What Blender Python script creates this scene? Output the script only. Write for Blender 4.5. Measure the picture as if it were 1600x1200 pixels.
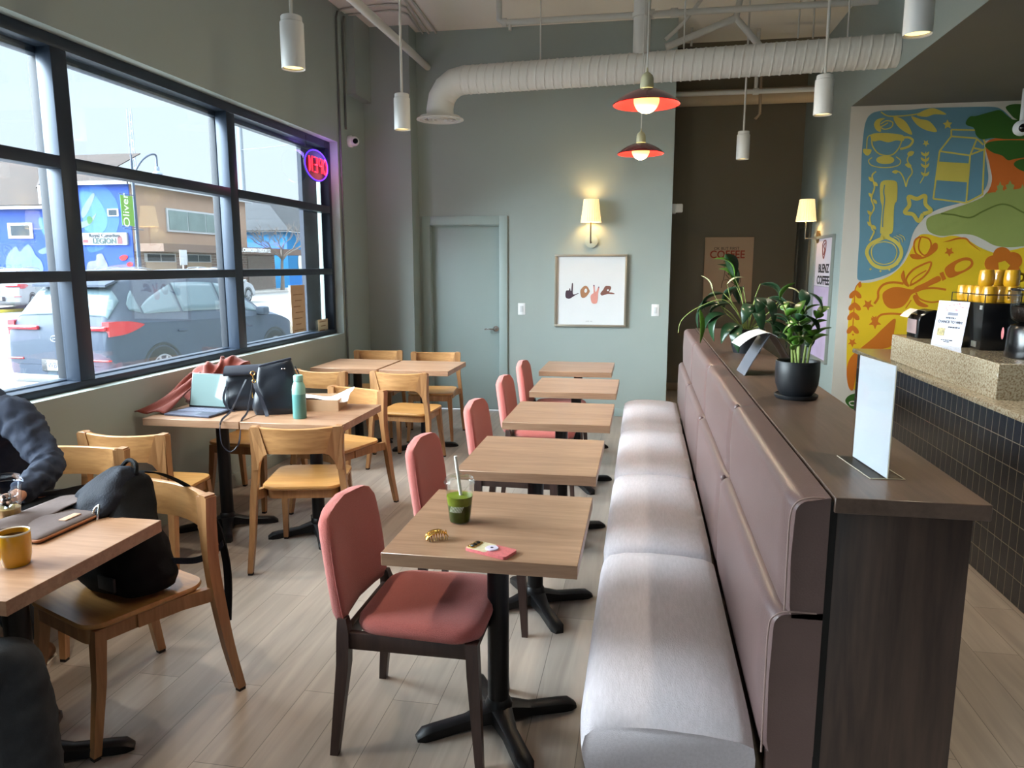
import bpy, bmesh, math, random
from mathutils import Vector, Matrix, Quaternion, noise as mnoise
for o in list(bpy.data.objects): bpy.data.objects.remove(o)
SC = bpy.context.scene; C = SC.collection; PI = math.pi
R = math.radians
# ---------------- camera
cam_d = bpy.data.cameras.new('camera'); cam = bpy.data.objects.new('camera', cam_d); C.objects.link(cam)
CAMH = 1.62; FPX = 1150.0; YAW = R(10.04); PITCH = R(-9.13)
cam.location = (0, 0, CAMH); cam.rotation_euler = (PI/2 + PITCH, 0, YAW)
cam_d.sensor_width = 36; cam_d.lens = FPX/1600*36; cam_d.clip_start = 0.02; cam_d.clip_end = 400
SC.camera = cam
SC.view_settings.view_transform = 'Standard'; SC.view_settings.look = 'None'
SC.view_settings.gamma = 1; SC.view_settings.use_curve_mapping = False
SC.view_settings.exposure = 0.48
# ---------------- overcast sky
w = bpy.data.worlds.new('overcast_sky'); SC.world = w; w.use_nodes = True
nt = w.node_tree; nt.nodes.clear()
_o = nt.nodes.new('ShaderNodeOutputWorld'); _b = nt.nodes.new('ShaderNodeBackground')
_tc = nt.nodes.new('ShaderNodeTexCoord'); _sp = nt.nodes.new('ShaderNodeSeparateXYZ'); _rp = nt.nodes.new('ShaderNodeValToRGB')
nt.links.new(_tc.outputs['Generated'], _sp.inputs[0]); nt.links.new(_sp.outputs['Z'], _rp.inputs[0])
nt.links.new(_rp.outputs[0], _b.inputs[0]); nt.links.new(_b.outputs[0], _o.inputs[0])
e = _rp.color_ramp.elements
e[0].position = 0.0; e[0].color = (0.150, 0.168, 0.185, 1)
e[1].position = 1.0; e[1].color = (0.86, 0.93, 1.0, 1)
k = e.new(0.28); k.color = (0.148, 0.176, 0.215, 1)
k = e.new(0.50); k.color = (0.52, 0.60, 0.70, 1)
_b.inputs[1].default_value = 5.6
# soft daylight falling in from the street side (overcast, very large disc)
sd = bpy.data.lights.new('daylight', 'SUN'); sd.energy = 35.0; sd.angle = R(75); sd.color = (0.85, 0.935, 1.0)
sun = bpy.data.objects.new('daylight', sd); C.objects.link(sun)
sun.rotation_euler = Vector((0.78, 0.34, -0.47)).to_track_quat('-Z', 'Y').to_euler()

# ---------------- picture ray to a real plane (only to read true positions off the photograph)
_cy, _sy, _cp, _spp = math.cos(YAW), math.sin(YAW), math.cos(PITCH), math.sin(PITCH)
FW = Vector((-_sy*_cp, _cy*_cp, _spp)); RT = Vector((_cy, _sy, 0)); UP = RT.cross(FW)
def ray(x, y): return RT*((x-800)/FPX) - UP*((y-600)/FPX) + FW
def onY(x, y, Y): d = ray(x, y); t = Y/d.y; return Vector((d.x*t, Y, CAMH+d.z*t))
def onX(x, y, X): d = ray(x, y); t = X/d.x; return Vector((X, d.y*t, CAMH+d.z*t))
def onZ(x, y, Z): d = ray(x, y); t = (Z-CAMH)/d.z; return Vector((d.x*t, d.y*t, Z))

# ---------------- materials
def lin(c):
    if max(c) > 1.0: c = [v/255 for v in c]
    return tuple(((v/12.92) if v <= 0.04045 else ((v+0.055)/1.055)**2.4) for v in c[:3])
MATS = {}
def mat(name, col=(128,128,128), rough=0.6, metal=0.0, var=0.06, vscale=6.0, bump=0.0, bscale=80.0, emit=None, estr=0.0,
        stretch=None, trans=0.0, ior=1.45, coat=0.0, sheen=0.0, sss=0.0, spec=0.5, alpha=1.0):
    if name in MATS: return MATS[name]
    m = bpy.data.materials.new(name); m.use_nodes = True; n = m.node_tree; L = n.links
    b = n.nodes['Principled BSDF']; b.inputs['Roughness'].default_value = rough; b.inputs['Metallic'].default_value = metal
    b.inputs['IOR'].default_value = ior; b.inputs['Specular IOR Level'].default_value = spec
    c = lin(col)
    tc = n.nodes.new('ShaderNodeTexCoord'); mp = n.nodes.new('ShaderNodeMapping'); L.new(tc.outputs['Object'], mp.inputs[0])
    if stretch: mp.inputs['Scale'].default_value = stretch
    if var > 0:
        nz = n.nodes.new('ShaderNodeTexNoise'); nz.inputs['Scale'].default_value = vscale; nz.inputs['Detail'].default_value = 4
        L.new(mp.outputs[0], nz.inputs['Vector'])
        rp = n.nodes.new('ShaderNodeValToRGB'); L.new(nz.outputs['Fac'], rp.inputs[0])
        rp.color_ramp.elements[0].position = 0.3; rp.color_ramp.elements[1].position = 0.7
        rp.color_ramp.elements[0].color = (*[v*(1-var) for v in c], 1); rp.color_ramp.elements[1].color = (*[min(1, v*(1+var)) for v in c], 1)
        L.new(rp.outputs[0], b.inputs['Base Color'])
    else: b.inputs['Base Color'].default_value = (*c, 1)
    if bump > 0:
        n2 = n.nodes.new('ShaderNodeTexNoise'); n2.inputs['Scale'].default_value = bscale; n2.inputs['Detail'].default_value = 3
        L.new(mp.outputs[0], n2.inputs['Vector'])
        bp = n.nodes.new('ShaderNodeBump'); bp.inputs['Strength'].default_value = bump; bp.inputs['Distance'].default_value = 0.01
        L.new(n2.outputs['Fac'], bp.inputs['Height']); L.new(bp.outputs[0], b.inputs['Normal'])
    if emit: b.inputs['Emission Color'].default_value = (*lin(emit), 1); b.inputs['Emission Strength'].default_value = estr
    if trans: b.inputs['Transmission Weight'].default_value = trans
    if coat: b.inputs['Coat Weight'].default_value = coat; b.inputs['Coat Roughness'].default_value = 0.15
    if sheen: b.inputs['Sheen Weight'].default_value = sheen
    if sss: b.inputs['Subsurface Weight'].default_value = sss; b.inputs['Subsurface Radius'].default_value = (0.012, 0.006, 0.004)
    if alpha < 1: b.inputs['Alpha'].default_value = alpha
    MATS[name] = m; return m
def woodmat(name, c1, c2, rough=0.4, axis='x', scale=1.0, bump=0.08, figure=1.0):
    if name in MATS: return MATS[name]
    m = bpy.data.materials.new(name); m.use_nodes = True; n = m.node_tree; L = n.links; b = n.nodes['Principled BSDF']
    tc = n.nodes.new('ShaderNodeTexCoord'); mp = n.nodes.new('ShaderNodeMapping'); L.new(tc.outputs['Object'], mp.inputs[0])
    s = {'x': (0.8, 9, 9), 'y': (9, 0.8, 9), 'z': (9, 9, 0.8)}[axis]; mp.inputs['Scale'].default_value = [v*scale for v in s]
    n1 = n.nodes.new('ShaderNodeTexNoise'); n1.inputs['Scale'].default_value = 1.6; n1.inputs['Detail'].default_value = 5; n1.inputs['Distortion'].default_value = 1.2*figure
    n2 = n.nodes.new('ShaderNodeTexNoise'); n2.inputs['Scale'].default_value = 11; n2.inputs['Detail'].default_value = 3
    L.new(mp.outputs[0], n1.inputs[0]); L.new(mp.outputs[0], n2.inputs[0])
    mx = n.nodes.new('ShaderNodeMath'); mx.operation = 'MULTIPLY_ADD'; mx.inputs[1].default_value = 0.35; L.new(n2.outputs['Fac'], mx.inputs[0])
    ml = n.nodes.new('ShaderNodeMath'); ml.operation = 'MULTIPLY'; ml.inputs[1].default_value = 0.65; L.new(n1.outputs['Fac'], ml.inputs[0]); L.new(ml.outputs[0], mx.inputs[2])
    rp = n.nodes.new('ShaderNodeValToRGB'); L.new(mx.outputs[0], rp.inputs[0])
    rp.color_ramp.elements[0].position = 0.36; rp.color_ramp.elements[1].position = 0.64
    rp.color_ramp.elements[0].color = (*lin(c1), 1); rp.color_ramp.elements[1].color = (*lin(c2), 1)
    L.new(rp.outputs[0], b.inputs['Base Color']); b.inputs['Roughness'].default_value = rough
    bp = n.nodes.new('ShaderNodeBump'); bp.inputs['Strength'].default_value = bump; bp.inputs['Distance'].default_value = 0.004
    L.new(n2.outputs['Fac'], bp.inputs['Height']); L.new(bp.outputs[0], b.inputs['Normal'])
    MATS[name] = m; return m
def gridmat(name, c1, c2, cm, bw, bh, mortar, rough=0.4, offset=0.0, swap=None, bump=0.3, var=0.0, woodgrain=False, rot=None, squash=1.0):
    """rectangular units bw x bh in the plane chosen by swap ('xy','yz','xz','yx')"""
    if name in MATS: return MATS[name]
    m = bpy.data.materials.new(name); m.use_nodes = True; n = m.node_tree; L = n.links; b = n.nodes['Principled BSDF']
    tc = n.nodes.new('ShaderNodeTexCoord'); sp = n.nodes.new('ShaderNodeSeparateXYZ'); cb = n.nodes.new('ShaderNodeCombineXYZ')
    L.new(tc.outputs['Object'], sp.inputs[0]); a, d = swap
    L.new(sp.outputs[a.upper()], cb.inputs[0]); L.new(sp.outputs[d.upper()], cb.inputs[1])
    br = n.nodes.new('ShaderNodeTexBrick'); L.new(cb.outputs[0], br.inputs['Vector'])
    br.offset = offset; br.inputs['Scale'].default_value = 1; br.inputs['Brick Width'].default_value = bw; br.inputs['Row Height'].default_value = bh
    br.inputs['Mortar Size'].default_value = mortar; br.inputs['Mortar Smooth'].default_value = 0.1; br.inputs['Bias'].default_value = 0
    br.inputs['Color1'].default_value = (*lin(c1), 1); br.inputs['Color2'].default_value = (*lin(c2), 1); br.inputs['Mortar'].default_value = (*lin(cm), 1)
    out = br.outputs['Color']
    if woodgrain:
        mp = n.nodes.new('ShaderNodeMapping'); mp.inputs['Scale'].default_value = (0.9, 11, 1); L.new(cb.outputs[0], mp.inputs[0])
        nz = n.nodes.new('ShaderNodeTexNoise'); nz.inputs['Scale'].default_value = 1.5; nz.inputs['Detail'].default_value = 7; nz.inputs['Distortion'].default_value = 0.8
        L.new(mp.outputs[0], nz.inputs[0])
        mr = n.nodes.new('ShaderNodeMapRange'); mr.inputs[1].default_value = 0.3; mr.inputs[2].default_value = 0.7; mr.inputs[3].default_value = 0.80; mr.inputs[4].default_value = 1.16
        L.new(nz.outputs['Fac'], mr.inputs[0])
        mm = n.nodes.new('ShaderNodeVectorMath'); mm.operation = 'SCALE'; L.new(br.outputs['Color'], mm.inputs[0]); L.new(mr.outputs[0], mm.inputs['Scale'])
        out = mm.outputs[0]
    L.new(out, b.inputs['Base Color']); b.inputs['Roughness'].default_value = rough
    if bump:
        iv = n.nodes.new('ShaderNodeMath'); iv.operation = 'SUBTRACT'; iv.inputs[0].default_value = 1; L.new(br.outputs['Fac'], iv.inputs[1])
        bp = n.nodes.new('ShaderNodeBump'); bp.inputs['Strength'].default_value = bump; bp.inputs['Distance'].default_value = 0.003
        L.new(iv.outputs[0], bp.inputs['Height']); L.new(bp.outputs[0], b.inputs['Normal'])
    MATS[name] = m; return m
def panemat(name, tint=(0.93,0.96,0.97), gloss=0.08, rough=0.02):
    if name in MATS: return MATS[name]
    m = bpy.data.materials.new(name); m.use_nodes = True; n = m.node_tree; L = n.links; n.nodes.clear()
    o = n.nodes.new('ShaderNodeOutputMaterial'); t = n.nodes.new('ShaderNodeBsdfTransparent'); g = n.nodes.new('ShaderNodeBsdfGlossy'); mx = n.nodes.new('ShaderNodeMixShader')
    t.inputs[0].default_value = (*tint, 1); g.inputs['Roughness'].default_value = rough
    fr = n.nodes.new('ShaderNodeFresnel'); fr.inputs[0].default_value = 1.45
    ml = n.nodes.new('ShaderNodeMath'); ml.operation = 'MULTIPLY'; ml.inputs[1].default_value = gloss*5; ml.use_clamp = True; L.new(fr.outputs[0], ml.inputs[0])
    L.new(ml.outputs[0], mx.inputs[0]); L.new(t.outputs[0], mx.inputs[1]); L.new(g.outputs[0], mx.inputs[2]); L.new(mx.outputs[0], o.inputs[0])
    MATS[name] = m; return m

# ---------------- mesh builder
def T(loc=(0,0,0), rx=0, ry=0, rz=0, s=(1,1,1)):
    return Matrix.Translation(loc) @ Matrix.Rotation(rz, 4, 'Z') @ Matrix.Rotation(ry, 4, 'Y') @ Matrix.Rotation(rx, 4, 'X') @ Matrix.Diagonal((*s, 1))
class MB:
    def __init__(s): s.bm = bmesh.new()
    def box(s, x0, x1, y0, y1, z0, z1, bev=0.0, seg=2, M=None):
        r = bmesh.ops.create_cube(s.bm, size=1)['verts']
        bmesh.ops.transform(s.bm, matrix=Matrix.Translation(((x0+x1)/2, (y0+y1)/2, (z0+z1)/2)) @ Matrix.Diagonal((abs(x1-x0), abs(y1-y0), abs(z1-z0), 1)), verts=r)
        if bev > 0:
            ed = list({e for v in r for e in v.link_edges})
            g = bmesh.ops.bevel(s.bm, geom=ed, offset=bev, segments=seg, affect='EDGES', profile=0.5)
            r = list({v for v in g['verts']} | {v for v in r if v.is_valid})
        if M is not None: bmesh.ops.transform(s.bm, matrix=M, verts=[v for v in r if v.is_valid])
        return s
    def ring(s, pts):
        return [s.bm.verts.new(p) for p in pts]
    def loft(s, rings, cap=True, closed=True):
        R_ = [s.ring(r) for r in rings]; n = len(R_[0])
        for a, b in zip(R_, R_[1:]):
            for i in range(n if closed else n-1):
                j = (i+1) % n
                try: s.bm.faces.new((a[i], a[j], b[j], b[i]))
                except ValueError: pass
        if cap and closed:
            for q, f in ((R_[0], 1), (R_[-1], 0)):
                try: s.bm.faces.new(list(reversed(q)) if f else q)
                except ValueError: pass
        return s
    def cyl(s, p0, p1, r0, r1=None, seg=16, cap=True):
        r1 = r0 if r1 is None else r1; p0 = Vector(p0); p1 = Vector(p1); d = (p1-p0).normalized()
        a = d.orthogonal().normalized(); b = d.cross(a)
        f = lambda p, r: [p + a*(r*math.cos(2*PI*i/seg)) + b*(r*math.sin(2*PI*i/seg)) for i in range(seg)]
        return s.loft([f(p0, r0), f(p1, r1)], cap)
    def lathe(s, prof, c=(0,0,0), seg=28, M=None, closed=False):
        rings = [[Vector((max(r, 1e-5)*math.cos(2*PI*i/seg), max(r, 1e-5)*math.sin(2*PI*i/seg), z)) + Vector(c) for i in range(seg)] for r, z in prof]
        if M is not None: rings = [[M @ p for p in q] for q in rings]
        if closed: rings.append(rings[0])
        s.loft(rings, cap=False)
        if not closed:
            for (r, z), q in ((prof[0], rings[0]), (prof[-1], rings[-1])):
                if r > 1e-4: continue
        return s
    def tube(s, pts, r, seg=8, smooth=True, cap=True, flat=None):
        pts = [Vector(p) for p in pts]
        rs = r if isinstance(r, (list, tuple)) else [r]*len(pts)
        if smooth and len(pts) > 2:
            q, rr = [], []
            for i in range(len(pts)-1):
                p0 = pts[max(i-1, 0)]; p1 = pts[i]; p2 = pts[i+1]; p3 = pts[min(i+2, len(pts)-1)]
                for k_ in range(6):
                    t = k_/6; q.append(0.5*((2*p1)+(p2-p0)*t+(2*p0-5*p1+4*p2-p3)*t*t+(3*p1-p0-3*p2+p3)*t**3)); rr.append(rs[i]*(1-t)+rs[i+1]*t)
            q.append(pts[-1]); rr.append(rs[-1]); pts, rs = q, rr
        rings = []; prev = None
        for i, p in enumerate(pts):
            d = (pts[min(i+1, len(pts)-1)] - pts[max(i-1, 0)])
            if d.length < 1e-9: d = Vector((0, 0, 1))
            d.normalize()
            a = d.orthogonal().normalized() if prev is None else (prev - d*prev.dot(d))
            if a.length < 1e-6: a = d.orthogonal()
            a.normalize(); prev = a; b = d.cross(a)
            fa, fb = flat if flat else (1, 1)
            rings.append([p + a*(rs[i]*fa*math.cos(2*PI*j/seg)) + b*(rs[i]*fb*math.sin(2*PI*j/seg)) for j in range(seg)])
        return s.loft(rings, cap)
    def ribbon(s, pts, wdir, w_, th):
        """flat strap: pts centre line, wdir width direction"""
        pts = smooth_pts(pts); wv = Vector(wdir).normalized()*w_/2; rings = []
        for i, p in enumerate(pts):
            d = (pts[min(i+1, len(pts)-1)] - pts[max(i-1, 0)]).normalized(); nn = d.cross(wv).normalized()*th/2
            rings.append([p-wv-nn, p+wv-nn, p+wv+nn, p-wv+nn])
        return s.loft(rings)
    def sph(s, c, r, seg=20, rings=12, sc=(1,1,1), M=None):
        v = bmesh.ops.create_uvsphere(s.bm, u_segments=seg, v_segments=rings, radius=r)['verts']
        X = Matrix.Translation(c) @ Matrix.Diagonal((*sc, 1))
        if M is not None: X = M @ X
        bmesh.ops.transform(s.bm, matrix=X, verts=v); return s
    def prism(s, poly, ext, M=None):
        """poly: list of 3D points, ext: vector extrusion"""
        a = [Vector(p) for p in poly]; b = [p + Vector(ext) for p in a]
        if M is not None: a = [M @ p for p in a]; b = [M @ p for p in b]
        va = s.ring(a); vb = s.ring(b); n = len(va)
        s.bm.faces.new(list(reversed(va))); s.bm.faces.new(vb)
        for i in range(n):
            j = (i+1) % n; s.bm.faces.new((va[i], va[j], vb[j], vb[i]))
        return s
    def xf(s, M): bmesh.ops.transform(s.bm, matrix=M, verts=s.bm.verts[:]); return s
    def build(s, name, m, parent=None, smooth=True, angle=40, sub=0, M=None, mods=None):
        bmesh.ops.recalc_face_normals(s.bm, faces=s.bm.faces[:])
        me = bpy.data.meshes.new(name); s.bm.to_mesh(me); s.bm.free()
        if smooth:
            for p in me.polygons: p.use_smooth = True
            try: me.set_sharp_from_angle(angle=R(angle))
            except Exception: pass
        me.materials.append(m)
        o = bpy.data.objects.new(name, me); C.objects.link(o)
        if parent is not None: o.parent = parent
        if sub:
            md = o.modifiers.new('sub', 'SUBSURF'); md.levels = sub; md.render_levels = sub
        return o
def smooth_pts(pts, n=6, closed=False):
    pts = [Vector(p) for p in pts]; q = []; N = len(pts)
    if N < 3: return pts
    for i in range(N if closed else N-1):
        g = (lambda k: pts[k % N]) if closed else (lambda k: pts[min(max(k, 0), N-1)])
        p0, p1, p2, p3 = g(i-1), g(i), g(i+1), g(i+2)
        for k_ in range(n):
            t = k_/n; q.append(0.5*((2*p1)+(p2-p0)*t+(2*p0-5*p1+4*p2-p3)*t*t+(3*p1-p0-3*p2+p3)*t**3))
    if not closed: q.append(pts[-1])
    return q
def thing(name, label, cat, loc=(0,0,0), rz=0, group=None):
    o = bpy.data.objects.new(name, None); C.objects.link(o); o.empty_display_size = 0.05
    o.location = loc; o.rotation_euler = (0, 0, rz); o['label'] = label; o['category'] = cat
    if group: o['group'] = group
    return o
def tag(o, label, cat, group=None, kind=None):
    o['label'] = label; o['category'] = cat
    if group: o['group'] = group
    if kind: o['kind'] = kind
    return o
def struct(o, label=None):
    o['kind'] = 'structure'
    if label: o['label'] = label
    return o
def kids(o): return [c for c in bpy.data.objects if c.parent == o]
def dup(root, loc, rz, label, group=None, parent=None):
    r = root.copy(); C.objects.link(r); r.location = loc; r.rotation_euler = (0, 0, rz); r['label'] = label
    if group: r['group'] = group
    for ch in kids(root):
        c = ch.copy(); C.objects.link(c); c.parent = r
        for g in kids(ch):
            d = g.copy(); C.objects.link(d); d.parent = c
    return r
def rrect(cx, cy, hx, hy, r, n=5):
    """rounded rectangle outline in xy"""
    out = []
    for sx, sy, a0 in ((1,1,0), (-1,1,90), (-1,-1,180), (1,-1,270)):
        for i in range(n+1):
            a = R(a0 + 90*i/n); out.append((cx+sx*(hx-r)+r*math.cos(a), cy+sy*(hy-r)+r*math.sin(a)))
    return out
FONT = None
def text(name, body, size, m, parent, loc, rot=(0,0,0), ext=0.001, align='CENTER', mirror=False, xs=1.0, bold=0.0, tr=None):
    cu = bpy.data.curves.new(name, 'FONT'); cu.body = body; cu.size = size; cu.extrude = ext; cu.align_x = align; cu.align_y = 'CENTER'; cu.offset = bold; cu.resolution_u = 3
    if tr: cu.space_character = tr
    t = bpy.data.objects.new(name + '_curve', cu); C.objects.link(t)
    bpy.context.view_layer.update()
    me = bpy.data.meshes.new_from_object(t.evaluated_get(bpy.context.evaluated_depsgraph_get()))
    bpy.data.objects.remove(t); bpy.data.curves.remove(cu)
    me.name = name; me.materials.clear(); me.materials.append(m)
    o = bpy.data.objects.new(name, me); C.objects.link(o); o.parent = parent
    o.location = loc; o.rotation_euler = rot; o.scale = (-xs if mirror else xs, 1, 1)
    return o
# ======================================================= ROOM SHELL
XL, XR, YB, YC, ZC = -2.95, 1.88, 7.95, 9.80, 4.05
paint = mat('sage_paint', (150,161,157), 0.55, var=0.02, vscale=2, bump=0.05, bscale=300)
corridor_dk = mat('corridor_umber', (112,104,88), 0.6, var=0.03, vscale=2, bump=0.05, bscale=300)  # darker, warmer tone for the corridor end wall and beam
paint_win = mat('reveal_paint', (150,161,157), 0.55, var=0.02, vscale=2)
ceilm = mat('ceiling_paint', (228,223,214), 0.8, var=0.03, vscale=1.5)
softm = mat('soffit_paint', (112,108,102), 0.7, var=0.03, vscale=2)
whitewall = mat('mural_ground', (206,198,186), 0.7, var=0.02, vscale=2)
doorm = mat('door_paint', (152,168,166), 0.42, var=0.02, vscale=2)
floorm = gridmat('vinyl_planks', (144,133,123), (160,149,139), (98,90,83), 1.22, 0.178, 0.0014, rough=0.36, offset=0.37, swap='yx', bump=0.2, woodgrain=True)
struct(MB().box(-3.3, 5.3, -3.15, 10.0, -0.12, 0).build('floor', floorm))
struct(MB().box(-3.3, 5.3, -3.15, 10.0, ZC, ZC+0.1).build('ceiling', ceilm))
WY1, WZ0, WZ1 = 6.984, 0.95, 2.80
b = MB()
b.box(-3.25, XL, -3.15, 8.1, 0, WZ0); b.box(-3.25, XL, -3.15, 8.1, WZ1, ZC); b.box(-3.25, XL, WY1, 8.1, WZ0, WZ1); b.box(-3.25, XL, -3.15, 1.10, WZ0, WZ1)
struct(b.build('wall_left', paint, smooth=False))
struct(MB().box(XL-0.01, -2.44, 7.70, YB+0.05, 0, ZC).build('wall_column', paint, smooth=False))
struct(MB().box(XL-0.01, -2.86, 7.27, 7.71, 3.30, ZC).build('trim_1', paint, smooth=False))
b = MB(); b.box(-3.25, -2.33, YB, YB+0.15, 0, ZC); b.box(-1.53, 0.27, YB, YB+0.15, 0, ZC); b.box(-2.33, -1.53, YB, YB+0.15, 2.06, ZC); b.box(0.12, 0.27, YB+0.15, YC, 0, ZC)
struct(b.build('wall_back', paint, smooth=False))
struct(MB().box(0.12, 2.1, YC, YC+0.12, 0, ZC).build('wall_corridor', corridor_dk, smooth=False))
struct(MB().box(XR, XR+0.15, 7.704, YC, 0, ZC).build('wall_right', paint, smooth=False))
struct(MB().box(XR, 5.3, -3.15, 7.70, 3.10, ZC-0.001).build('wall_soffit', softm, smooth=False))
struct(MB().box(XR-0.004, XR-0.0005, -3.1, 7.70, 3.10, ZC).build('wall_bulkhead', paint, smooth=False))
struct(MB().box(XR+0.001, 5.3, 7.70, 7.85, 0, 3.10).build('wall_kitchen', whitewall, smooth=False))
struct(MB().box(5.2, 5.3, -3.15, 7.7, 0, 3.10).build('wall_side', paint, smooth=False))
b = MB(); b.box(-3.25, 5.3, -3.15, -3.0, 0, 0.25); b.box(-3.25, 5.3, -3.15, -3.0, 3.0, ZC); b.box(-3.25, -2.6, -3.15, -3.0, 0.25, 3.0); b.box(-0.67, 5.3, -3.15, -3.0, 0.25, 3.0)
struct(b.build('wall_front', paint, smooth=False))
# corridor beam under the ceiling with dark cable lines
struct(MB().box(0.27, XR, 8.85, 9.0, 3.86, ZC).build('trim_2', corridor_dk, smooth=False))
bbm = mat('baseboard_paint', (150,158,152), 0.5, var=0.02)
bbt = mat('baseboard_tan', (150,128,104), 0.5, var=0.03)
struct(MB().box(XL, XL+0.014, -3, 7.7, 0, 0.10, 0.003).build('baseboard_left', bbm))
struct(MB().box(0.27, XR, YC-0.014, YC, 0, 0.10, 0.003).build('baseboard_corridor', bbt))
struct(MB().box(-1.44, 0.27, YB-0.012, YB, 0, 0.09, 0.003).build('baseboard_back', doorm))
# ---- door 1 in the back wall
d = thing('door_1', 'sage green flush door with lever handle in the back wall', 'door', (-1.93, YB, 0)); d['kind'] = 'structure'
MB().box(-0.40, 0.40, 0.06, 0.10, 0.012, 2.055, 0.002).build('door_panel', doorm, d)
cs = MB(); cs.box(-0.475, -0.385, -0.022, 0.012, 0, 2.15, 0.004); cs.box(0.385, 0.475, -0.022, 0.012, 0, 2.15, 0.004); cs.box(-0.385, 0.385, -0.0215, 0.012, 2.055, 2.15, 0.004)
cs.box(-0.402, -0.385, 0.012, 0.12, 0, 2.06); cs.box(0.385, 0.402, 0.012, 0.12, 0, 2.06); cs.box(-0.385, 0.385, 0.012, 0.12, 2.045, 2.06)
cs.build('door_frame', doorm, d)
chrome = mat('satin_chrome', (190,190,188), 0.25, 1.0, var=0)
hh = MB(); hh.cyl((0.335, 0.058, 0.93), (0.335, 0.038, 0.93), 0.032); hh.cyl((0.335, 0.04, 0.93), (0.335, -0.01, 0.93), 0.011); hh.tube([(0.335, -0.008, 0.93), (0.29, -0.010, 0.93), (0.215, -0.006, 0.928)], 0.009)
hh.build('door_handle', chrome, d)
# ---- door 2 in the right wall of the corridor
dkdoor = mat('dark_door_paint', (70,70,64), 0.45, var=0.02)
d = thing('door_2', 'dark door at the far end of the corridor', 'door', (XR, 9.42, 0)); d['kind'] = 'structure'
MB().box(-0.012, 0.0, -0.27, 0.27, 0.0, 2.06, 0.002).build('door_panel', dkdoor, d)
cs = MB(); cs.box(-0.03, 0, -0.36, -0.27, 0, 2.14, 0.004); cs.box(-0.03, 0, 0.27, 0.36, 0, 2.14, 0.004); cs.box(-0.03, 0, -0.27, 0.27, 2.06, 2.14, 0.004)
cs.build('door_frame', dkdoor, d)
# ---- the big street window
frm = mat('window_metal', (40,50,64), 0.38, 0.35, var=0.03); frm2 = mat('window_outer_metal', (26,31,40), 0.6, 0.0, var=0.03)
glass = panemat('window_glass', (0.94,0.97,0.97), 0.05)
W = thing('window_1', 'long dark framed street window in the left wall', 'window', (0, 0, 0)); W['kind'] = 'structure'
Y0, FX0, FX1, GX = 1.10, -3.03, -3.12, -3.10
f = MB(); f.box(FX1, FX0, Y0, WY1, 2.735, WZ1, 0.003); f.box(FX1, FX0, Y0, WY1, WZ0, 0.992, 0.003); f.box(FX1, FX0, WY1-0.055, WY1, 0.992, 2.735, 0.003); f.box(FX1, FX0, Y0, Y0+0.055, 0.992, 2.735, 0.003)
f.box(-3.18, -3.12, Y0, WY1, 2.70, 2.76, 0.002); f.box(-3.18, -3.12, Y0, WY1, 0.965, 1.0, 0.002)
f.build('window_frame', frm, W)
MX = [1.95, 3.578, 5.215]
for y in MX:
    m_ = MB(); m_.box(FX1, FX0, y-0.055, y+0.055, 0.992, 2.735, 0.003).build('mullion', frm, W)
    MB().box(-3.20, -3.15, y-0.02, y+0.052, 1.0, 2.70, 0.002).build('outer_mullion', frm2, W)
for z0, z1 in ((2.125, 2.19), (1.535, 1.592)):
    for ya, yb_ in zip([Y0+0.055]+[y+0.055 for y in MX], [y-0.055 for y in MX]+[WY1-0.055]):
        MB().box(FX1, FX0+0.002, ya, yb_, z0, z1, 0.003).build('transom', frm, W)
gy = [Y0+0.05]+MX+[WY1-0.05]; gz = [0.985, 1.56, 2.155, 2.74]
for i in range(len(gy)-1):
    for j in range(3): MB().box(GX-0.003, GX+0.003, gy[i]+0.03, gy[i+1]-0.03, gz[j], gz[j+1]).build('glass_pane', glass, W, smooth=False)
struct(MB().box(-3.20, -3.16, 6.62, 6.93, -0.15, 3.6).build('trim_3', mat('outer_pier', (40,46,60), 0.7, var=0.05), smooth=False))
# ---- unseen window behind the camera, added to let in more daylight
W = thing('added_window', 'added unseen window in the front wall, letting in daylight behind the camera', 'window', (0, -3.07, 0)); W['kind'] = 'structure'
f = MB(); f.box(-2.6, -0.67, -0.04, 0.04, 0.25, 0.32); f.box(-2.6, -0.67, -0.04, 0.04, 2.93, 3.0)
for x in (-2.57, -0.7): f.box(x-0.03, x+0.03, -0.04, 0.04, 0.32, 2.93)
f.build('window_frame', frm, W)
for a, c in zip((-2.57,), (-0.7,)): MB().box(a, c, -0.003, 0.003, 0.3, 2.95).build('glass_pane', glass, W, smooth=False)
# painted conduits on the left wall
for y0_, nm in ((6.98, 0), (7.12, 1)):
    pass
cond = mat('conduit_paint', (96,100,96), 0.5, var=0.02)
t = MB(); t.tube([(XL+0.014, 7.03, 0.42), (XL+0.014, 7.03, 1.5), (XL+0.014, 7.03, 2.6), (XL+0.014, 7.03, 3.94), (XL+0.03, 7.03, 4.0)], 0.010, smooth=False)
tag(t.build('wall_conduit', cond), 'thin painted conduit running down the left wall beside the window edge', 'conduit')
t = MB(); t.tube([(XL+0.014, 7.18, 2.95), (XL+0.014, 7.18, 3.4), (XL+0.014, 7.18, 3.94), (XL+0.03, 7.18, 4.0)], 0.010, smooth=False)
tag(t.build('wall_conduit', cond), 'short painted conduit dropping to the white dome camera on the left wall', 'conduit')
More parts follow.
